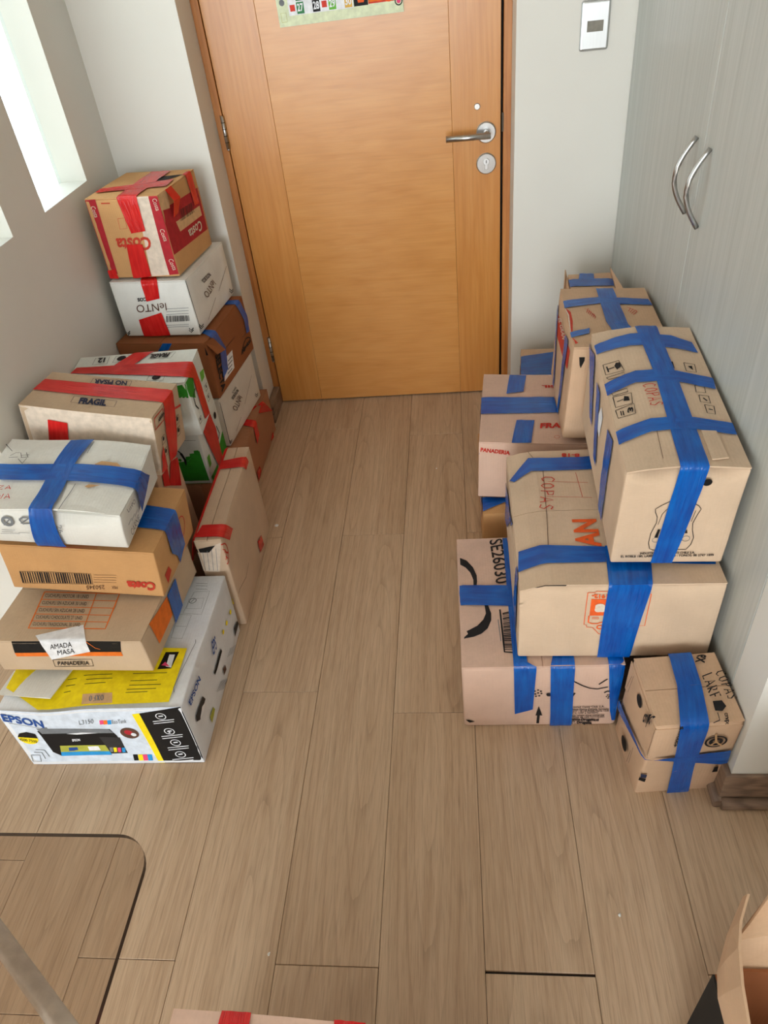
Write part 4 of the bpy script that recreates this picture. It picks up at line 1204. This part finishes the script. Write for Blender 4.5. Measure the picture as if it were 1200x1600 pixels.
  ('line','red_ink','T',[(.0493,.2157),(.0602,.2191),(.0527,.1941)],.0016),
  ('line','red_ink','T',[(.0534,.2098),(.0626,.2089),(.056,.1869)],.0016),
  ('line','red_ink','T',[(.0575,.204),(.0649,.1988),(.0592,.1798)],.0016),
  ('line','red_ink','T',[(.0615,.1982),(.0672,.1888),(.0625,.1727)],.0016),
  ('line','red_ink','T',[(.0656,.1924),(.0695,.1789),(.0657,.1656)],.0016),
  ('line','red_ink','T',[(.0696,.1866),(.0717,.169),(.0689,.1586)],.0016),
  ('line','red_ink','T',[(.1583,.2241),(.1675,.2166),(.1586,.1989)],.0016),
  ('line','red_ink','T',[(.1647,.2181),(.1716,.2093),(.1616,.1917)],.0016),
  ('line','red_ink','T',[(.1712,.2122),(.1757,.2021),(.1645,.1846)],.0016),
  ('line','red_ink','T',[(.1776,.2063),(.1798,.1949),(.1674,.1775)],.0016),
  ('poly','black','F',[(.0145,.2361),(.028,.2361),(.0284,.2268),(.0214,.2064),(.0177,.2152)]),  # slot at the open top, shade painted as a black patch
 ]),
 'R9': ([0.417, 2.161, 0.308, -3.0, 0.0, 0.0, 0.13, 0.202, 0.292], [
  ('tape','blue',[('T',[(.0,.1599),(.0,.1067),(.1273,.0945),(.13,.1506)])]),
  ('tape','blue',[('T',[(.0362,.199),(.0796,.1934),(.0755,.1484),(.0297,.1541)])]),
 ]),
 'G1': ([-0.2045, 0.152, 0.0, -2.0, 0.0, 0.0, 0.512, 0.36, 0.3], [
  ('tape','red',[('T',[(.0748,.36),(.1199,.36),(.1382,.108),(.0666,.108)])]),
  ('tape','red',[('T',[(.2456,.36),(.2915,.36),(.3379,.108),(.2816,.108)])]),
 ]),
}


class Carton:
    def __init__(s, key, name, label, mat, seam='x', amp=0.0022, r=0.004, extra=None, flap_gap=0.002, cat='box', group='taped moving cartons', lift=0.0, dip=None):
        q, ops = BOX[key]
        s.w, s.d, s.h = q[6:9]
        s.lift, s.dip = lift, dip
        s.r, s.amp, s.seed, s.extra, s.mat = r, amp, sum(ord(c) * (i + 3) for i, c in enumerate(key)) * 1.37, extra, mat
        s.root = tag(empty(name), label, cat, group)
        R = Matrix.Rotation(math.radians(q[3]), 4, 'Z') @ Matrix.Rotation(math.radians(q[4]), 4, 'Y') @ Matrix.Rotation(math.radians(q[5]), 4, 'X')
        s.root.matrix_world = Matrix.Translation(q[:3]) @ R
        s.body()
        if seam:
            s.flaps(seam, flap_gap)
        s.marks(ops)

    def warp(s, p):
        """the small bulges and sags of used board; shared by the board, its print and its tape"""
        n = noise.noise_vector(Vector((p.x * 5 + s.seed, p.y * 5 - s.seed, p.z * 5 + s.seed * 2)))
        k = min(1, max(0, p.z / (0.25 * s.h)))
        p = p + Vector((n.x * s.amp * k, n.y * s.amp * k, n.z * s.amp * k * 0.8))
        if s.extra:
            p = s.extra(s, p)
        return p

    def rnd(s, p, off=0.0):
        """round the twelve edges; off lifts the point off the board"""
        r = s.r
        a = Vector((s.w / 2 - r, s.d / 2 - r, s.h / 2 - r))
        c = Vector((p.x, p.y, p.z - s.h / 2))
        q = Vector([max(-a[i], min(a[i], c[i])) for i in range(3)])
        d = c - q
        if d.length > 1e-9:
            d.normalize()
            c = q + d * (r + off)
        return Vector((c.x, c.y, c.z + s.h / 2))

    def P(s, face, u, v, off):
        w, d, h = s.w, s.d, s.h
        e = 0.0001
        p = {'F': (-w / 2 + u, -d / 2 - e, v), 'R': (w / 2 + e, -d / 2 + u, v), 'L': (-w / 2 - e, d / 2 - u, v), 'T': (-w / 2 + u, -d / 2 + v, h + e)}[face]
        return s.warp(s.rnd(Vector(p), off))

    def grid(s, bm, lo, hi, rounder, cell=0.03):
        lo, hi = Vector(lo), Vector(hi)
        ax = []
        for i in range(3):
            r = min(s.r, (hi[i] - lo[i]) / 3)
            n = max(2, int((hi[i] - lo[i]) / cell))
            ax.append([lo[i], lo[i] + r * 0.35] + [lo[i] + r + (hi[i] - lo[i] - 2 * r) * k / n for k in range(n + 1)] + [hi[i] - r * 0.35, hi[i]])
        cache = {}

        def vert(i, j, k):
            if (i, j, k) not in cache:
                cache[i, j, k] = bm.verts.new(rounder(Vector((ax[0][i], ax[1][j], ax[2][k]))))
            return cache[i, j, k]
        n = [len(a) for a in ax]
        for a, b, c in ((0, 1, 2), (1, 2, 0), (2, 0, 1)):
            for end in (0, n[c] - 1):
                for i in range(n[a] - 1):
                    for j in range(n[b] - 1):
                        q = []
                        for di, dj in ((0, 0), (1, 0), (1, 1), (0, 1)):
                            ix = [0, 0, 0]
                            ix[a], ix[b], ix[c] = i + di, j + dj, end
                            q.append(vert(*ix))
                        bm.faces.new(q)

    def body(s):
        bm = bmesh.new()
        s.grid(bm, (-s.w / 2, -s.d / 2, 0), (s.w / 2, s.d / 2, s.h), lambda p: s.warp(s.rnd(p)) - Vector((0, 0, 0.0035 if p.z > s.h - 0.02 else 0)) + (s.dip(s, p) if s.dip else Vector()), 0.012 if s.dip else 0.03)
        link('carton_body', from_bm(bm, 'carton_body'), s.mat, s.root, True)

    def flaps(s, seam, gap):
        w, d, h = s.w / 2, s.d / 2, s.h
        e = 0.0008
        rects = [(-w + e, w - e, -d + e, -gap / 2), (-w + e, w - e, gap / 2, d - e)] if seam == 'x' else [(-w + e, -gap / 2, -d + e, d - e), (gap / 2, w - e, -d + e, d - e)]
        r0 = s.r
        for x0, x1, y0, y1 in rects:
            bm = bmesh.new()
            s.r = 0.0012
            s.grid(bm, (x0, y0, h - 0.0033), (x1, y1, h), lambda p: s.warp(p))
            s.r = r0
            link('flap', from_bm(bm, 'flap'), s.mat, s.root)

    def marks(s, ops):
        acc = {}
        for i, op in enumerate(ops):
            if op[0] == 'tape':
                s.tape(op, s.lift + 0.0026 + i * 0.00004 if op[1] in ('red', 'blue') else 0.0008 + i * 0.00004)
                continue
            if op[0] == 'flap':
                s.loose_flap(op)
                continue
            V, F = op_geom(op)
            off = s.lift + 0.0007 + i * 0.00003 + (0.0012 if op[0] in ('text', 'hand') else 0)
            nm = GROUPNAME[op[0]]
            A = acc.setdefault((nm, op[1], i if op[0] in ('poly', 'text', 'hand', 'bars') else -1), ([], []))
            n = len(A[0])
            A[0].extend(s.P(op[2], u, v, off) for u, v in V)
            A[1].extend(tuple(q + n for q in f) for f in F)
        for (nm, col, i), (V, F) in acc.items():
            if not V:
                continue
            me = bpy.data.meshes.new(nm)
            me.from_pydata([tuple(v) for v in V], [], F)
            me.update()
            o = link(nm, me, col, s.root)
            if nm != 'print_or_hole_shade':
                o['kind'] = 'stuff'

    def tape(s, op, off):
        V, F, UVs = [], [], []
        run = off * 3e4
        label = op[1] not in ('red', 'blue')
        for face, (a, b, c, d) in op[2]:
            a, b, c, d = [Vector(p) for p in (a, b, c, d)]
            L = max((d - a).length, (c - b).length)
            W = max((b - a).length, (c - d).length)
            nl, nw = max(2, int(L / 0.011)), max(2, int(W / 0.011))
            n0 = len(V)
            for i in range(nl + 1):
                for j in range(nw + 1):
                    p = a.lerp(b, j / nw).lerp(d.lerp(c, j / nw), i / nl)
                    wr = 0.0001 if label else abs(noise.noise(Vector((j / nw * W * 90 + off * 9e4, (run + i / nl * L) * 22, 3.1)))) * 0.0016
                    V.append(s.P(face, p.x, p.y, off + wr))
                    UVs.append((run + i / nl * L, j / nw * W))
            for i in range(nl):
                for j in range(nw):
                    k = n0 + i * (nw + 1) + j
                    F.append((k, k + 1, k + nw + 2, k + nw + 1))
            run += L
        me = bpy.data.meshes.new('tape')
        me.from_pydata([tuple(v) for v in V], [], F)
        uvl = me.uv_layers.new(name='UVMap')
        for lp in me.loops:
            uvl.data[lp.index].uv = UVs[lp.vertex_index]
        bm = bmesh.new()
        bm.from_mesh(me)
        bmesh.ops.remove_doubles(bm, verts=bm.verts[:], dist=0.0012)
        bm.to_mesh(me)
        bm.free()
        link('paper_label' if label else 'tape', me, op[1], s.root, True)

    def loose_flap(s, op):
        bm = bmesh.new()
        for dz in (0, 0.003):
            vs_ = [bm.verts.new(s.P(op[2], u, v, 0) + (s.P(op[2], u, v, 0.01) - s.P(op[2], u, v, 0)).normalized() * (l + dz)) for (u, v), l in zip(op[3], op[4])]
            bm.faces.new(vs_)
            if dz == 0:
                low = vs_
        n = len(low)
        for i in range(n):
            bm.faces.new((low[i], low[(i + 1) % n], vs_[(i + 1) % n], vs_[i]))
        link('loose_flap', from_bm(bm, 'loose_flap'), op[1], s.root)

    def slab(s, name, pts, mat, th=0.003):
        """a bent or standing flap: a sheet through the given local points (two rows), with thickness"""
        bm = bmesh.new()
        A, B = pts
        nrm = (Vector(A[-1]) - Vector(A[0])).cross(Vector(B[0]) - Vector(A[0])).normalized() * th
        rows = [[bm.verts.new(Vector(p) + o) for p in row] for o in (Vector(), nrm) for row in (A, B)]
        for r0, r1 in ((0, 1), (2, 3), (0, 2), (1, 3)):
            for i in range(len(A) - 1):
                bm.faces.new((rows[r0][i], rows[r0][i + 1], rows[r1][i + 1], rows[r1][i]))
        for e in (0, -1):
            bm.faces.new((rows[0][e], rows[1][e], rows[3][e], rows[2][e]))
        return link(name, from_bm(bm, name), mat, s.root)


def dent_front(s, p):
    # printer box: the lid panel sags behind its front edge
    if p.z > s.h * 0.7:
        g = math.exp(-((p.x + 0.10) / 0.07) ** 2 - ((p.y + s.d / 2 - 0.01) / 0.09) ** 2)
        p.z -= 0.012 * g
        # the right side leans outwards towards the back
    p.x += 0.016 * max(0, p.y / s.d + 0.1) * max(0, p.z / s.h) * max(0, p.x / s.w + 0.5)
    return p


def bulge_white(s, p):
    # white box: swollen front, uneven lid
    if p.z > s.h * 0.9:
        p.z += 0.006 * math.sin(p.x * 14 + 1) + 0.004 * math.sin(p.y * 25)
    if p.y < -s.d / 2 + 0.01:
        p.y -= 0.006 * math.sin(math.pi * p.z / s.h)
    return p


def chamfer_left(s, p):
    if p.z > s.h * 0.8:
        p.z -= 0.32 * max(0, -s.w / 2 + 0.05 - p.x)
    return p


def arc(u, a, b):
    return max(0.0, math.sin(math.pi * (u - a) / (b - a))) if a < u < b else 0.0


def dip_front(s, p):
    # the front panel has caved in under the overhanging lid flaps
    g = arc(p.x / s.w, -0.46, 0.06) + 0.9 * arc(p.x / s.w, 0.06, 0.49)
    kz = max(0.0, (p.z - s.h + 0.042) / 0.042)
    ky = max(0.0, 1 - (p.y + s.d / 2) / 0.06)
    return Vector((0, 0.024 * g * kz * kz * ky, -0.014 * g * kz * ky))


def dip_white(s, p):
    g = arc(p.x / s.w, -0.05, 0.47)
    kz = max(0.0, (p.z - s.h + 0.045) / 0.045)
    ky = max(0.0, 1 - (p.y + s.d / 2) / 0.05)
    return Vector((0, 0.014 * g * kz * kz * ky, -0.016 * g * kz * ky))


def dip_small(s, p):
    g = arc(p.x / s.w, -0.47, -0.05) + arc(p.x / s.w, 0.15, 0.48) * 0.6
    kz = max(0.0, (p.z - s.h + 0.03) / 0.03)
    ky = max(0.0, 1 - (p.y + s.d / 2) / 0.04)
    return Vector((0, 0.010 * g * kz * kz * ky, -0.006 * g * kz * ky))


def sag_lid(s, p):
    if p.z > s.h * 0.9:
        p.z += 0.010 * (1 - abs(p.x) / (s.w / 2)) - 0.003 - 0.12 * max(0, -s.w / 2 + 0.045 - p.x)
    return p


def flare(s, p):
    k = p.z / s.h
    p.x += 0.004 * k
    return p


C = {}


def carton(key, *a, **k):
    C[key] = Carton(key, *a, **k)
    return C[key]


# left side, corner stack from the floor up
carton('C2', 'long_flat_carton', 'long brown red-taped carton on the floor, lowest box of the corner stack', 'carton_rust')
carton('D4', 'snack_carton', 'white carton with upside-down lettering, squeezed under the dark brown blue-taped box', 'carton_cream')
carton('D3', 'dark_brown_carton', 'dark brown carton with blue tape and a white shipping label, between two white cartons', 'carton_brown', 'y')
carton('D2', 'snack_carton', 'white barcoded carton with red tape, directly under the topmost crimson-banded box', 'carton_white', 'y')
d1 = carton('D1', 'biscuit_carton', 'brown carton with crimson bands and red tape on top of the tall corner stack', 'carton_tan', 'y')
d1.slab('tape', ([(d1.w / 2 + 0.002, -d1.d / 2 + 0.05, d1.h + 0.002), (d1.w / 2 + 0.018, -d1.d / 2 + 0.055, d1.h - 0.03), (d1.w / 2 + 0.006, -d1.d / 2 + 0.05, d1.h - 0.075)],
                 [(d1.w / 2 + 0.002, -d1.d / 2 + 0.09, d1.h + 0.002), (d1.w / 2 + 0.022, -d1.d / 2 + 0.09, d1.h - 0.03), (d1.w / 2 + 0.008, -d1.d / 2 + 0.08, d1.h - 0.07)]), 'red', 0.0008)
# middle stack
carton('B5', 'small_brown_carton', 'brown carton hidden in the dark gap below the white and green boxes', 'carton_rust')
carton('B4', 'paper_carton', 'white carton with green base and black swoosh, lower of the two white and green boxes', 'carton_green_white')
carton('B3', 'paper_carton', 'white carton with red tape cross on its lid, upper of two white and green boxes', 'carton_green_white', 'x')
carton('B2', 'tall_brown_carton', 'brown carton with red tape strips standing under the box marked fragil no pisar', 'carton_kraft')
carton('B1', 'fragile_carton', 'beige carton with pale front, wide red tape and fragil no pisar print on the lid', 'carton_beige', 'x')
c1 = carton('C1', 'narrow_upright_carton', 'tall narrow brown carton with red tape standing on edge beside the white and green boxes', 'carton_sand', 'y')
c1.slab('tape', ([(-c1.w / 2 - 0.001, -c1.d / 2 + 0.005, c1.h + 0.001), (-c1.w / 2 - 0.001, 0, c1.h + 0.001), (-c1.w / 2 - 0.001, c1.d / 2 - 0.005, c1.h + 0.001)],
                 [(-c1.w / 2 - 0.028, -c1.d / 2 + 0.005, c1.h - 0.09), (-c1.w / 2 - 0.03, 0, c1.h - 0.09), (-c1.w / 2 - 0.03, c1.d / 2 - 0.03, c1.h - 0.07)]), 'red', 0.0008)
# front stack
carton('A1', 'printer_box', 'white, yellow and black printed printer box on the floor, lowest of the front left stack', 'carton_ice', None, extra=dent_front)
carton('A2', 'bakery_carton', 'beige bakery carton with an orange ruled table, resting on the printer box', 'carton_beige', 'x')
carton('A3', 'barcode_carton', 'tan barcoded carton directly under the crumpled white box with blue tape cross', 'carton_tan', 'x')
a4 = carton('A4', 'crumpled_white_carton', 'crumpled white carton with a blue tape cross on top of the front left stack', 'carton_white', 'x', amp=0.0035, extra=bulge_white, dip=dip_white, lift=0.0042)
# right side
carton('R7', 'blue_lidded_carton', 'low brown carton with blue-taped lid, between the pinkish box and the front wall', 'carton_kraft')
r9 = carton('R9', 'slim_carton', 'slim brown carton with raised side flaps, rearmost box against the wardrobe corner', 'carton_kraft')
carton('R6', 'low_open_carton', 'mostly hidden brown carton with blue tape, on the floor under the pinkish box', 'carton_tan')
carton('R5', 'bakery_carton', 'pinkish carton with blue tape patches and red fragile lettering beside the door', 'carton_pink', 'x')
carton('R8', 'red_logo_carton', 'brown blue-taped carton with a round red logo, behind the tallest box', 'carton_kraft', 'y')
carton('R1', 'rounded_carton', 'pinkish carton with a thick black curve and number SE26030, on the floor', 'carton_pink', 'y', r=0.010)
carton('R2', 'wide_carton', 'wide brown carton with an orange PAN print, supporting the box with the blue tape cross', 'carton_sand', 'x', extra=chamfer_left, dip=dip_small)
carton('R3', 'tall_crossed_carton', 'large brown carton with three blue tape bands across a long strip, topmost on the right', 'carton_sand', 'y', extra=sag_lid, dip=dip_front)
r4 = carton('R4', 'small_lidded_carton', 'small brown carton with holes and black handwriting beside the wardrobe end, frontmost on the right', 'carton_kraft', 'x', r=0.006, extra=flare, lift=0.0042)
carton('G1', 'foreground_carton', 'brown carton with two red tape strips cut off by the lower edge of the photo', 'carton_pink', 'x')

# raised flaps of the slim rear carton
w2, d2, h2 = r9.w / 2, r9.d / 2, r9.h
r9.slab('raised_flap', ([(-w2 - 0.001, -d2, h2 - 0.004), (-w2 - 0.001, d2, h2 - 0.004)], [(-w2 - 0.028, -d2 + 0.01, h2 - 0.085), (-w2 - 0.006, d2 + 0.004, h2 + 0.014)]), 'carton_kraft')
r9.slab('raised_flap', ([(w2 + 0.001, -d2, h2 - 0.004), (w2 + 0.001, d2, h2 - 0.004)], [(w2 + 0.022, -d2, h2 + 0.012), (w2 - 0.004, d2 - 0.01, h2 + 0.022)]), 'carton_kraft')
# lid skirt of the small carton: a wrap a little wider than the body, upper 40 %
bm = bmesh.new()
w2, d2 = r4.w / 2 + 0.0012, r4.d / 2 + 0.0012
for x0, x1, y0, y1 in ((-w2, w2, -d2, -d2 + 0.002), (-w2, -w2 + 0.002, -d2, d2), (w2 - 0.002, w2, -d2, d2)):
    bm_box(bm, x0 + 0.004, x1 + 0.004, y0, y1, r4.h * 0.60, r4.h - 0.012)
bmesh.ops.translate(bm, verts=bm.verts, vec=(-0.001, 0, 0))
link('lid_skirt', from_bm(bm, 'lid_skirt'), 'carton_kraft', r4.root)

# ------------------------------------------------------------------ open carton at the lower right
oc = tag(empty('open_carton', (0.45, 0.36, 0)), 'open cardboard carton with a bent upright flap and dark interior at the lower right corner', 'box', 'taped moving cartons')


def sheet(name, rows, mat, parent, th=0.004):
    """curved board through rows of points, given a thickness"""
    bm = bmesh.new()
    rows = [[Vector(p) for p in r] for r in rows]
    n = (rows[0][-1] - rows[0][0]).cross(rows[1][0] - rows[0][0]).normalized() * th
    lay = [[[bm.verts.new(p + o) for p in r] for r in rows] for o in (Vector(), n)]
    m, k = len(rows), len(rows[0])
    for L in lay:
        for i in range(m - 1):
            for j in range(k - 1):
                bm.faces.new((L[i][j], L[i][j + 1], L[i + 1][j + 1], L[i + 1][j]))
    A, B = lay
    for i in range(m - 1):
        for j in (0, k - 1):
            bm.faces.new((A[i][j], A[i + 1][j], B[i + 1][j], B[i][j]))
    for j in range(k - 1):
        for i in (0, m - 1):
            bm.faces.new((A[i][j], A[i][j + 1], B[i][j + 1], B[i][j]))
    me = from_bm(bm, name)
    me.transform(Matrix.Translation(-parent.location))
    return link(name, me, mat, parent)


sheet('bent_flap', [[(0.3953, 0.4923, 0.355), (0.3633, 0.4468, 0.34), (0.3377, 0.4, 0.33), (0.3300, 0.3683, 0.33), (0.3300, 0.20, 0.33), (0.33, -0.02, 0.33)],
                    [(0.3890, 0.482, 0.385), (0.3600, 0.440, 0.375), (0.340, 0.400, 0.370), (0.330, 0.362, 0.370), (0.326, 0.20, 0.37), (0.322, -0.02, 0.37)],
                    [(0.3816, 0.4696, 0.42), (0.3602, 0.4332, 0.42), (0.3488, 0.4011, 0.42), (0.3390, 0.3559, 0.42), (0.322, 0.22, 0.42), (0.310, -0.02, 0.42)]], 'carton_kraft', oc, 0.0035)
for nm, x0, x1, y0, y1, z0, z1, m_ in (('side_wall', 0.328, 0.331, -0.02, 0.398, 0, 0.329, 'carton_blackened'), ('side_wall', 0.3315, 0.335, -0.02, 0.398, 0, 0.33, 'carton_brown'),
                                       ('side_wall', 0.7475, 0.751, -0.02, 0.398, 0, 0.33, 'carton_kraft'), ('end_wall', 0.336, 0.747, 0.395, 0.399, 0.0, 0.352, 'carton_brown'),
                                       ('end_wall', 0.336, 0.747, -0.02, -0.016, 0.0, 0.33, 'carton_kraft'), ('base', 0.336, 0.747, -0.015, 0.394, 0.001, 0.006, 'carton_kraft')):
    box(nm, x0 - 0.45, x1 - 0.45, y0 - 0.36, y1 - 0.36, z0, z1, m_, oc)
sheet('rear_flap', [[(0.338, 0.401, 0.345), (0.50, 0.401, 0.345), (0.747, 0.401, 0.345)], [(0.355, 0.424, 0.385), (0.50, 0.45, 0.385), (0.75, 0.455, 0.385)], [(0.372, 0.437, 0.405), (0.50, 0.56, 0.42), (0.76, 0.57, 0.42)]], 'carton_kraft', oc, 0.0035)


# ------------------------------------------------------------------ glass desk
desk = tag(empty('glass_desk', (-0.85, 0.05, 0)), 'smoked glass desk top with a rounded corner at the lower left', 'desk')
gx0, gx1, gy0, gy1, gz = -1.35, -0.362, -0.32, 0.3855, 0.74
out = []
for cx, cy, a0 in ((gx1 - 0.042, gy1 - 0.042, 0), (gx0 + 0.042, gy1 - 0.042, 90), (gx0 + 0.042, gy0 + 0.042, 180), (gx1 - 0.042, gy0 + 0.042, 270)):
    out += [(cx + 0.042 * math.cos(math.radians(a0 + k * 9)) + 0.85, cy + 0.042 * math.sin(math.radians(a0 + k * 9)) - 0.05) for k in range(11)]
bm = bmesh.new()
bm.faces.new([bm.verts.new((x, y, gz)) for x, y in out])
top_o = link('glass_top', from_bm(bm, 'glass_top'), 'smoked', desk)
bm = bmesh.new()
A = [bm.verts.new((x, y, gz)) for x, y in out]
B = [bm.verts.new((x, y, gz - 0.008)) for x, y in out]
for i in range(len(A)):
    j = (i + 1) % len(A)
    bm.faces.new((A[i], B[i], B[j], A[j]))
link('glass_edge', from_bm(bm, 'glass_edge'), 'glass_edge', top_o)
for a, b in (((-0.60, 0.345), (-0.36, 0.17)), ((-0.452, 0.205), (-0.62, 0.10)), ((-1.25, -0.25), (-0.452, 0.205))):
    tube('cross_bar', [(a[0] + 0.85, a[1] - 0.05, 0.685), (b[0] + 0.85, b[1] - 0.05, 0.685)], 0.011, 'pale_metal', desk, 10)
for x, y in ((-1.25, -0.25), (-0.70, -0.25), (-1.25, 0.30)):
    tube('leg', [(x + 0.85, y - 0.05, 0), (x + 0.85, y - 0.05, 0.732)], 0.014, 'pale_metal', desk, 12)

# ------------------------------------------------------------------ wardrobe on the right
wr = tag(empty('wardrobe', (XR + 0.3, 1.7, 0)), 'pale grey wood-grain built-in wardrobe with bow handles along the right side', 'wardrobe')
W = (XR + 0.3, 1.7, 0)


def wbox(name, x0, x1, y0, y1, z0, z1, mat, parent=None, bev=0.0):
    return box(name, x0 - W[0], x1 - W[0], y0 - W[1], y1 - W[1], z0, z1, mat, parent or wr, bev)


wbox('carcass', XR + 0.022, XR + 0.6, 0.946, YW - 0.002, 0.0, 2.44, 'wardrobe')
for y0, y1, hy in ((0.9475, 1.6835, 1.636), (1.6865, YW - 0.004, 1.736)):
    dr = wbox('wardrobe_door', XR, XR + 0.02, y0, y1, 0.03, 2.42, 'wardrobe', bev=0.0012)
    pts = []
    for k in range(15):
        tt = k / 14
        pts.append((XR - W[0] - 0.003 - 0.034 * math.sin(math.pi * tt), hy - W[1], 0.940 + 0.158 * tt))
    tube('bow_handle', pts, 0.0055, 'steel', dr, 10)

# ------------------------------------------------------------------ wall switch and calendar
sw = tag(empty('light_switch', (0.4155, YW, 1.234)), 'silver wall plate with one grey rocker switch on the white wall', 'switch')
bm = bmesh.new()
bm_box(bm, -0.0395, 0.0395, -0.011, 0, -0.0595, 0.0595, 0.006, 3)
link('plate', from_bm(bm, 'plate'), 'silver', sw)
box('rocker', -0.022, 0.022, -0.0135, -0.010, -0.0135, 0.0125, 'dark_grey_rocker' if 'dark_grey_rocker' in MAT else 'steel', sw, 0.001)

cal = tag(empty('wall_calendar', (-0.305, YD - 0.004, 1.298)), 'pale green calendar sheet with dates 27 to 30 stuck on the wooden door', 'calendar')
cal.rotation_euler = (0, math.radians(-1.0), 0)
CW = 0.375
box('sheet', -CW / 2, CW / 2, -0.0015, 0.002, 0, 0.30, 'cal_paper', cal)


def cal_op(op, col, off, nm):
    V, F = op_geom(op)
    me = bpy.data.meshes.new(nm)
    me.from_pydata([(x - CW / 2, -0.0018 - off, y) for x, y in V], [], F)
    o = link(nm, me, col, cal)
    if nm in ('date_number',):
        o['kind'] = 'stuff'


def crect(x0, x1, y0, y1, col, off=0.0002, nm='date_cell'):
    cal_op(('poly', '', 'F', [(x0, y0), (x1, y0), (x1, y1), (x0, y1)]), col, off, nm)


cells = [0.035 + 0.024 * i for i in range(9)]
cc_ = ['cal_red', 'lime2', 'paper', 'ink', 'cal_red', 'cal_green', 'paper', 'cal_gold', None]
crect(0.034, 0.228, 0.026, 0.118, 'paper', 0.0001, 'date_grid')
for row, (y0, nums) in enumerate(((0.028, ('', '27', '', '28', '', '29', '', '30')), (0.060, ('', '20', '', '21', '', '22', '', '23')), (0.092, ('', '13', '', '14', '', '15', '', '16')))):
    for i, t_ in enumerate(nums):
        x = cells[i]
        big = i in (1, 3, 5, 7)
        if big:
            crect(x, x + 0.022, y0, y0 + 0.029, ('lime2', 'ink', 'cal_green', 'cal_gold')[(i // 2 + row * 2) % 4] if row else {1: 'cal_green', 3: 'ink', 5: 'lime2', 7: 'cal_gold'}[i])
            cal_op(('text', '', 'F', [(x + 0.002, y0 + 0.007), (x + 0.020, y0 + 0.007), (x + 0.002, y0 + 0.025)], t_, 0.03), 'paper', 0.0005, 'date_number')
        elif i in (0, 4):
            crect(x + 0.004, x + 0.019, y0 + 0.008, y0 + 0.024, 'cal_red')
crect(0.230, 0.272, 0.028, 0.060, 'ink', nm='advert_panel')
cal_op(('poly', '', 'F', [(0.243, 0.036), (0.260, 0.036), (0.263, 0.053), (0.240, 0.053)]), 'tangerine', 0.0005, 'advert_logo')
crect(0.273, 0.350, 0.030, 0.120, 'cal_red', nm='advert_panel')
for k in range(3):
    crect(0.275, 0.322, 0.034 + k * 0.008, 0.039 + k * 0.008, ('orange', 'yellow', 'paper')[k], 0.0005, 'advert_line')
cal_op(('disc', '', 'F', (0.334, 0.046), 0.017), 'tangerine', 0.0006, 'advert_disc')
cal_op(('ring', '', 'F', (0.362, 0.028), 0.010, 0.003), 'ink', 0.0004, 'emblem')
cal_op(('disc', '', 'F', (0.362, 0.028), 0.006), 'pink', 0.0004, 'emblem')
cal_op(('line', '', 'F', [(0.009, 0.012), (0.025, 0.012), (0.025, 0.035), (0.009, 0.035), (0.009, 0.012)], 0.001), 'lime', 0.0004, 'emblem')
cal_op(('disc', '', 'F', (0.017, 0.06), 0.008), 'grey_ink', 0.0004, 'emblem')

# ------------------------------------------------------------------ crumbs on the floor
for i, (x, y, lb) in enumerate(((-0.0837, 2.084, 'tiny white paper scrap on the floor in front of the door'), (-0.4007, 0.519, 'tiny white paper scrap on the floor near the glass desk'),
                                (0.2738, 0.605, 'tiny white paper scrap on the floor in front of the small carton'), (-0.612, 1.80, 'small pale crumb on the floor at the foot of the narrow upright carton'))):
    bm = bmesh.new()
    bmesh.ops.create_icosphere(bm, subdivisions=1, radius=0.004 if i < 3 else 0.008)
    for v in bm.verts:
        v.co.z = abs(v.co.z) * 0.5
        v.co += Vector((noise.noise(v.co * 400), noise.noise(v.co * 300 + Vector((5, 0, 0))), 0)) * 0.002
    o = tag(link('paper_scrap', from_bm(bm, 'paper_scrap'), 'crumb'), lb, 'scrap', 'scraps on the floor')
    o.location = (x, y, 0.0)
